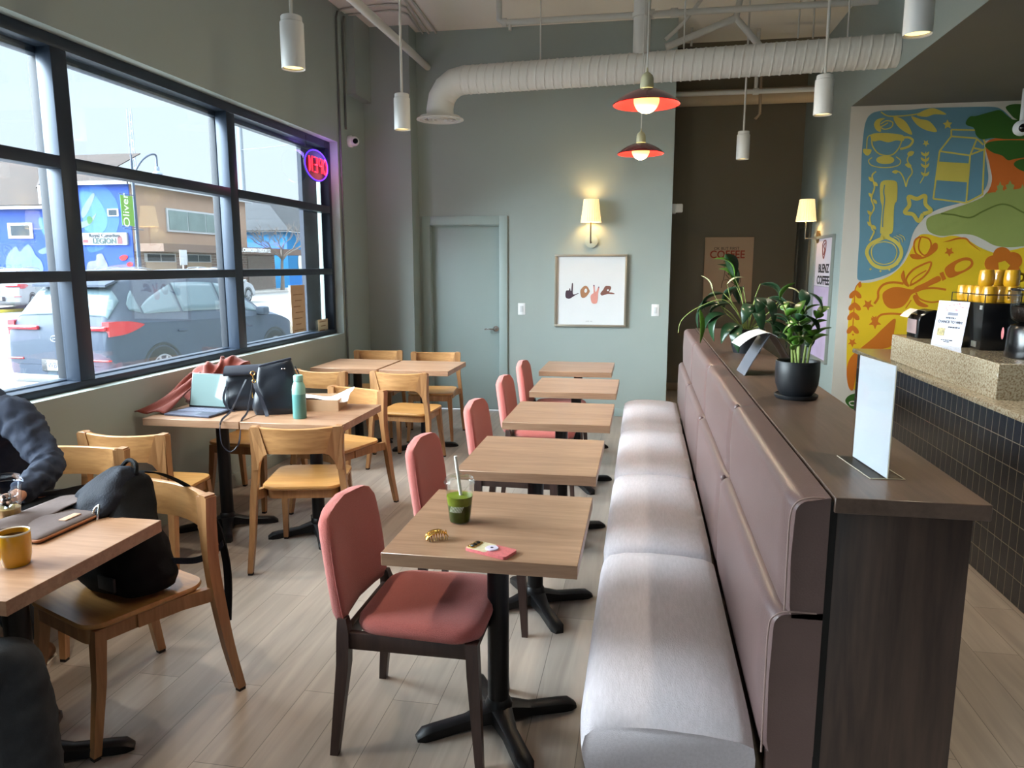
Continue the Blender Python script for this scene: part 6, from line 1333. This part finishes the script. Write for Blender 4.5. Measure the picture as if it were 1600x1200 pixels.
    for y in (-0.026, 0.026): b.tube([(-2.262, y+0.008, 0.832), (-2.262, y-0.008, 0.888)], 0.005, seg=6)
    b.tube([(-2.262, 0.026, 0.856), (-2.262, -0.026, 0.864)], 0.005, seg=6)
    b.build('emblem', rim, t)
    b = MB(); b.tube([(-2.215, 0.0, 1.075), (-2.19, -0.16, 1.10), (-2.17, -0.34, 1.13)], 0.012); b.build('rear_wiper', blacktrim, t)
    b = MB(); b.box(-1.50, -1.36, -0.02, 0.02, 1.62, 1.69, 0.015); b.build('roof_antenna', paintm, t)
    return t
greyp = mat('slate_car_paint', (58,66,80), 0.5, 0.0, var=0.08, vscale=1.5, spec=0.12)
whitep = mat('white_car_paint', (150,152,156), 0.45, var=0.02, spec=0.2); blackp = mat('black_car_paint', (22,25,30), 0.45, var=0.03, spec=0.2)
car = make_car('dusty slate grey hatchback SUV parked right outside the window', greyp); car.location = (-7.10, 10.36, GZ); car.rotation_euler = (0, 0, PI/2-R(5)); car.scale = (1.0, 0.93, 1.0)
def recolor(root, m):
    for ch in kids(root):
        if ch.data and ch.data.materials and ch.data.materials[0] == greyp:
            ch.data = ch.data.copy(); ch.data.materials[0] = m
for loc, rz, lb, m in (((-19.9, 32.2, GZ), PI/2, 'white SUV across the street, its front wheel left of the tan notice', whitep), ((-20.3, 26.9, GZ), PI/2, 'white SUV across the street behind the roof of the grey car', whitep),
                       ((-25.0, 26.4, GZ), R(112), 'white SUV parked nose-in across the street, at the left window edge', whitep), ((-27.2, 24.6, GZ), R(112), 'black vehicle at the far left edge across the street', blackp)):
    recolor(dup(car, loc, rz, lb), m)

# ---- the building opposite
stucco = mat('tan_stucco', (150,124,106), 0.9, var=0.05, vscale=1.5, bump=0.2, bscale=20); bluew = mat('blue_wall_paint', (24,58,136), 0.85, var=0.12, vscale=0.35)
shing = gridmat('roof_shingles', (52,38,33), (43,32,28), (32,24,22), 0.9, 0.16, 0.012, rough=0.95, offset=0.5, swap='xz', bump=0.2); whitet = mat('white_trim', (168,170,172), 0.6, var=0.02)
brick = gridmat('brown_brick', (132,104,92), (112,90,82), (150,138,128), 0.45, 0.16, 0.02, rough=0.9, offset=0.5, swap='yz', bump=0.2)
BD = thing('legion_building', 'tan and blue two-storey hall across the street with a painted side wall', 'building', (-27.0, 36.0, GZ))
def bb(name, m, x0, x1, y0, y1, z0, z1, par=None, bev=0): return MB().box(x0+27, x1+27, y0-36, y1-36, z0-GZ, z1-GZ, bev).build(name, m, par or BD, smooth=False)
bb('upper_wall', stucco, -31.5, -27.0, 36.0, 47.7, 2.7, 5.95); bb('lower_brick_wall', brick, -45, -27.02, 36.0, 51.5, GZ, 2.7)
bb('side_wall', bluew, -31.5, -26.98, 35.93, 36.0, GZ, 5.9); bb('low_wing_wall', bluew, -48, -31.5, 35.93, 44, GZ, 4.7)
bb('eave_fascia', whitet, -31.9, -26.7, 35.6, 35.8, 5.86, 6.04); bb('front_fascia', whitet, -26.8, -26.6, 35.6, 48.0, 5.86, 6.02); bb('low_fascia', whitet, -48, -31.4, 35.6, 35.8, 4.66, 4.86); bb('down_pipe', whitet, -32.3, -32.12, 35.75, 35.9, 4.7, 5.9)
b = MB(); P3 = lambda x, y, z: Vector((x+27, y-36, z-GZ))
b.loft([[P3(-48, 35.6, 4.82), P3(-31.6, 35.6, 4.82), P3(-31.6, 35.6, 4.86), P3(-48, 35.6, 4.86)], [P3(-48, 43.5, 8.6), P3(-31.6, 43.5, 8.6), P3(-31.6, 43.5, 8.66), P3(-48, 43.5, 8.66)]]); b.build('low_wing_roof', shing, BD, smooth=False)
b = MB(); v_ = [b.bm.verts.new(P3(*p)) for p in ((-31.9,35.6,6.04), (-26.6,35.6,6.04), (-26.6,48.0,6.02), (-45,48.0,6.02), (-36,41.0,8.3), (-36,42.6,8.3))]
for f in ((0,1,4), (1,2,5,4), (2,3,5), (3,0,4,5), (3,2,1,0)): b.bm.faces.new([v_[i] for i in f])
b.build('main_roof', shing, BD, smooth=False)
cano = mat('canopy_brown', (104,84,74), 0.85, var=0.05); bb('canopy', cano, -27.0, -25.2, 36.0, 53.2, 2.38, 2.80)
bb('canopy_post', whitet, -25.5, -25.35, 52.9, 53.05, GZ+0.1, 2.38)
sl = mat('low_siding', (168,146,124), 0.9, var=0.04)
for y0, y1 in ((36.9, 39.6), (40.6, 43.2)): bb('siding_panel', sl, -27.0, -26.95, y0, y1, GZ+0.1, 1.85)
bb('garage_panel', mat('grey_garage', (126,112,104), 0.9, var=0.1, vscale=3), -27.0, -26.95, 47.6, 51.0, GZ+0.1, 2.3)
dkg = mat('far_window_glass', (40,50,60), 0.3, var=0.1, vscale=2, spec=0.08); lgt = mat('far_window_pale', (104,120,118), 0.3, var=0.15, vscale=1.5)
for ys in ((36.9, 38.1, 39.4), (40.6, 41.7, 43.0)):
    f = bb('window', whitet, -27.0, -26.90, ys[0]-0.1, ys[-1]+0.1, 1.82, 2.30)
    for a_, c_ in zip(ys, ys[1:]): bb('pane', dkg, -26.93, -26.88, a_+0.05, c_-0.05, 1.87, 2.25, f)
f = bb('window', whitet, -27.0, -26.92, 38.95, 44.75, 3.56, 4.88)
for a_, c_ in zip((39.1, 40.95, 42.8), (40.85, 42.7, 44.6)): bb('pane', lgt, -26.94, -26.89, a_, c_, 3.68, 4.77, f)
f = bb('door', mat('far_door_white', (190,186,180), 0.6, var=0.02), -27.0, -26.93, 44.6, 46.4, GZ+0.1, 2.2); bb('pane', dkg, -26.95, -26.90, 44.8, 46.2, 0.6, 1.9, f)
f = bb('window', whitet, -34.55, -33.0, 35.88, 35.93, 3.10, 3.94); bb('pane', dkg, -34.35, -33.2, 35.86, 35.9, 3.25, 3.80, f)
f = bb('window', whitet, -28.3, -27.65, 35.88, 35.93, 4.22, 4.62); bb('pane', dkg, -28.22, -27.75, 35.86, 35.9, 4.28, 4.56, f)
sgn = bb('wall_sign', mat('sign_board_white', (150,152,156), 0.6, var=0.01), -29.97, -27.22, 35.8, 35.93, 2.73, 3.36)
gni = mat('legion_ink', (36,40,52), 0.6, var=0)
text('sign_upper_line', 'Royal Canadian', 0.30, gni, sgn, (-28.55+27, -0.22, 3.22-GZ), (PI/2, 0, 0), 0.01); text('sign_lower_line', 'LEGION', 0.40, mat('legion_green', (40,66,66), 0.6, var=0), sgn, (-28.55+27, -0.22, 2.92-GZ), (PI/2, 0, 0), 0.01, bold=0.008)
b = MB(); b.prism([(-27.62+27+x*0.15, -0.21, 2.98-GZ+z*0.26) for x, z in ((-1,-0.8),(1,-0.8),(1,0.3),(0.5,0.8),(0,1.0),(-0.5,0.8),(-1,0.3))], (0,0.01,0)); b.build('sign_crest', mat('crest_maroon', (96,44,50), 0.6, var=0.1), sgn, smooth=False)
b = MB(); b.box(-29.85+27, -29.55+27, -0.215, -0.205, 2.85-GZ, 3.0-GZ); b.build('sign_flag', mat('flag_red', (196,40,50), 0.6, var=0), sgn, smooth=False)
text('canopy_lettering', 'ROYAL CANADIAN LEGION 52', 0.34, mat('letter_white', (220,220,220), 0.6, var=0), BD, (1.83, 9.1, 2.60-GZ), (PI/2, 0, PI/2), 0.02, bold=0.01)
# painted scene on the blue side wall
SRC['s'] = (0, 240, 6.0)
def wp(pt, lay): q = onY(pt[0]/6, 240+pt[1]/6, 35.93); return Vector((q.x+27, -0.07-0.006*lay, q.z-GZ))
def wpoly(name, m, polys, lay):
    b = MB()
    for pl in polys: b.prism([wp((v.x, v.y), lay) for v in smooth_pts([(x, y, 0) for x, y in pl], 4, closed=True)], (0, 0.005, 0))
    return b.build(name, m, BD, smooth=False)
lb1, lb2, lb3 = mat('sky_blue_paint', (44,82,154), 0.85, var=0.05), mat('pale_blue_paint', (60,100,164), 0.85, var=0.05), mat('cloud_paint', (84,104,146), 0.85, var=0.1, vscale=1.5)
wpoly('painted_sky_arc', lb1, [[(760,320),(960,300),(1080,420),(1120,560),(1100,720),(1010,860),(900,920),(820,900),(790,700),(760,500)]], 1)
wpoly('painted_inner_arc', lb2, [[(760,360),(880,380),(980,520),(1010,650),(960,740),(850,740),(790,690),(770,500)], [(360,620),(400,600),(440,700),(520,780),(480,810),(400,740)]], 2)
wpoly('painted_plane', mat('plane_grey_green', (96,110,104), 0.85, var=0.15, vscale=2), [[(435,690),(480,655),(600,640),(760,640),(860,600),(905,560),(870,640),(820,680),(700,720),(560,750),(470,730)], [(770,520),(860,380),(890,390),(850,500),(800,590),(770,600)]], 3)
wpoly('painted_plane_nose', mat('plane_nose_cream', (136,108,84), 0.85, var=0.1), [[(432,692),(480,658),(490,700),(470,728)]], 4)
wpoly('painted_tail', mat('plane_green', (54,94,54), 0.85, var=0.1), [[(815,600),(850,585),(870,630),(835,660)]], 4)
wpoly('painted_cloud', lb3, [[(80,940),(150,870),(190,920),(260,850),(310,900),(340,960),(390,1010),(400,1110),(250,1120),(80,1110),(60,1000)], [(380,900),(560,830),(560,870),(420,940),(370,930)]], 3)
wpoly('painted_soldier', mat('soldier_grey', (100,102,104), 0.85, var=0.25, vscale=2), [[(830,1020),(900,1000),(910,950),(960,940),(990,1000),(1010,1040),(1000,1110),(830,1110)]], 4)
wpoly('painted_field', mat('lilac_paint', (80,74,136), 0.85, var=0.1), [[(1010,1060),(1150,1040),(1245,1050),(1245,1110),(1010,1110)]], 3)
wpoly('painted_poppy', mat('poppy_red', (160,22,28), 0.85, var=0.1), [[(1120,975),(1160,950),(1200,960),(1190,990),(1150,1005)], [(1190,1035),(1220,1015),(1250,1030),(1240,1055),(1205,1058)], [(1090,1095),(1130,1075),(1160,1095),(1130,1112)]], 5)
# second building
B2 = thing('blue_building', 'bright blue building with a grey shingle roof at the right of the street view', 'building', (-27.0, 54.0, GZ))
cy = mat('cyan_wall', (20,108,158), 0.85, var=0.08, vscale=0.6); cy2 = mat('deep_blue_wall', (16,104,176), 0.85, var=0.05)
def b2(name, m, x0, x1, y0, y1, z0, z1): return MB().box(x0+27, x1+27, y0-54, y1-54, z0-GZ, z1-GZ).build(name, m, B2, smooth=False)
b2('wall', cy, -45, -27, 53.6, 72, GZ, 4.2); b2('wall_band', cy2, -27.0, -26.95, 53.6, 72, GZ, 1.0); b2('side_band', mat('periwinkle_band', (64,110,186), 0.85, var=0.05), -40, -27, 53.52, 53.6, 2.6, 3.4)
b = MB(); Q3 = lambda x, y, z: Vector((x+27, y-54, z-GZ)); b.loft([[Q3(-26.6, 53.2, 4.2), Q3(-45, 53.2, 4.2), Q3(-45, 53.2, 4.3), Q3(-26.6, 53.2, 4.3)], [Q3(-30.5, 57, 6.9), Q3(-45, 57, 6.9), Q3(-45, 57, 7.0), Q3(-30.5, 57, 7.0)]])
b.loft([[Q3(-26.6, 53.2, 4.2), Q3(-26.6, 73, 4.2), Q3(-26.7, 73, 4.3), Q3(-26.7, 53.2, 4.3)], [Q3(-30.5, 57, 6.9), Q3(-30.5, 73, 6.9), Q3(-30.6, 73, 7.0), Q3(-30.6, 57, 7.0)]])
b.build('shingle_roof', gridmat('grey_shingles', (46,49,54), (38,41,46), (30,33,38), 0.9, 0.16, 0.012, rough=0.95, offset=0.5, swap='yz', bump=0.2), B2, smooth=False)
b = MB(); b.sph((0,0,0), 1, 20, 12); b.xf(T((0.04, 1.6, 2.0), s=(0.03, 0.42, 0.75))); b.build('oval_sign', mat('oval_sign_white', (206,206,190), 0.6, var=0.1, vscale=2), B2)
# bare street tree
random.seed(21)
TR = thing('bare_tree', 'leafless street tree in front of the bright blue building', 'tree', (-24.7, 48.0, GZ+0.1))
bark = mat('tree_bark', (112,102,94), 0.9, var=0.15, vscale=8); tk = MB(); tk.tube([(0,0,0), (0.05,0,0.9), (0.0,0.1,1.8), (0.1,0.1,2.4)], [0.16,0.12,0.10,0.08]); tk.build('trunk', bark, TR); br_ = MB()
def branch(p, d, L_, r, dep):
    e_ = p + d*L_; m_ = (p+e_)/2 + Vector((random.uniform(-.1,.1), random.uniform(-.1,.1), random.uniform(-.05,.08)))*L_; br_.tube([p, m_, e_], [r, r*0.8, r*0.6], seg=5)
    if dep:
        for _ in range(3 if dep > 1 else 2):
            nd = (d + Vector((random.uniform(-.8,.8), random.uniform(-.8,.8), random.uniform(-.25,.5)))).normalized(); branch(e_, nd, L_*random.uniform(0.6, 0.82), r*0.6, dep-1)
for a_ in range(6): branch(Vector((0.05, 0.1, 2.2-0.15*(a_ % 2))), Vector((math.cos(a_*1.05), math.sin(a_*1.05), 0.75)).normalized(), 1.05, 0.06, 4)
br_.build('branches', bark, TR)
# lamp post
LPp = thing('street_lamp', 'tall dark street lamp with a green banner reading Oliver', 'street lamp', (-24.2, 32.6, GZ+0.1)); irn = mat('lamp_post_iron', (60,72,92), 0.5, 0.3, var=0.03)
MB().lathe([(0.0,0),(0.2,0),(0.2,0.1),(0.12,0.25),(0.10,1.0),(0.085,3.0),(0.065,6.6),(0.03,6.75),(0.045,6.85),(0.0,6.95)], seg=20).build('post', irn, LPp)
b = MB(); b.tube([(0,0,5.75), (0.05,0.25,6.25), (0.1,0.7,6.75), (0.12,1.25,7.05), (0.13,1.6,7.12), (0.13,1.72,7.0), (0.13,1.72,6.5)], 0.045); b.build('curved_arm', irn, LPp)
MB().lathe([(0.0,0.62),(0.09,0.60),(0.11,0.52),(0.10,0.40),(0.20,0.34),(0.24,0.24),(0.17,0.18),(0.16,0.0),(0.0,-0.02)], c=(0.13,1.72,5.95), seg=24).build('lantern_head', mat('lantern_grey', (120,134,156), 0.4, var=0.03), LPp)
ban = MB().box(-0.01, 0.01, -0.98, -0.12, 3.55, 4.95).build('banner', mat('banner_green', (96,138,50), 0.8, var=0.05, vscale=3), LPp, smooth=False)
text('banner_lettering', 'Oliver', 0.62, mat('banner_white', (214,222,200), 0.7, var=0), ban, (0.014, -0.66, 4.25), (PI/2, -PI/2, PI/2), 0.004)
for z in (3.5, 5.0): MB().cyl((0,0.1,z), (0,-1.05,z), 0.02).build('banner_bracket', irn, LPp)
MB().cyl((0,0.5,3.4), (0,-0.9,3.4), 0.02).build('banner_bracket', irn, LPp)
t = thing('street_notice', 'small white traffic notice on a pole under the canopy', 'sign', (-24.4, 36.4, GZ+0.1)); MB().cyl((0,0,0), (0,0,2.5), 0.04).build('pole', whitet, t); MB().box(0.03,0.05,-0.32,0.32,1.7,2.5,0.002).build('sign_plate', whitet, t)
t = thing('radio_mast', 'thin lattice radio mast rising behind the hall roof', 'mast', (-42, 56.8, GZ)); b = MB()
for q in ((0.3,0), (-0.15,0.26), (-0.15,-0.26)): b.tube([(q[0],q[1],0), (q[0]*0.6,q[1]*0.6,14.5)], 0.05, seg=5)
for k_ in range(20): b.tube([(0.3*0.8,0,7+k_*0.37), (-0.15*0.8,0.2*(1 if k_ % 2 else -1),7.3+k_*0.37)], 0.03, seg=4)
b.build('lattice', mat('mast_grey', (150,158,170), 0.5, var=0), t)
tag(MB().cyl((-44, 77.5, GZ), (-44, 77.5, 20), 0.34, 0.26).build('utility_pole', mat('pole_grey_wood', (134,138,142), 0.9, var=0.05)), 'tall pale utility pole standing behind the hall', 'pole')
b = MB(); b.tube([(-44,77.5,14.2), (-36,70,13.2), (-30,66,13.0), (-24,62,13.4)], 0.03); tag(b.build('overhead_wire', mat('wire_dark', (90,94,100), 0.6, var=0)), 'overhead wire running from the pale utility pole', 'wire')
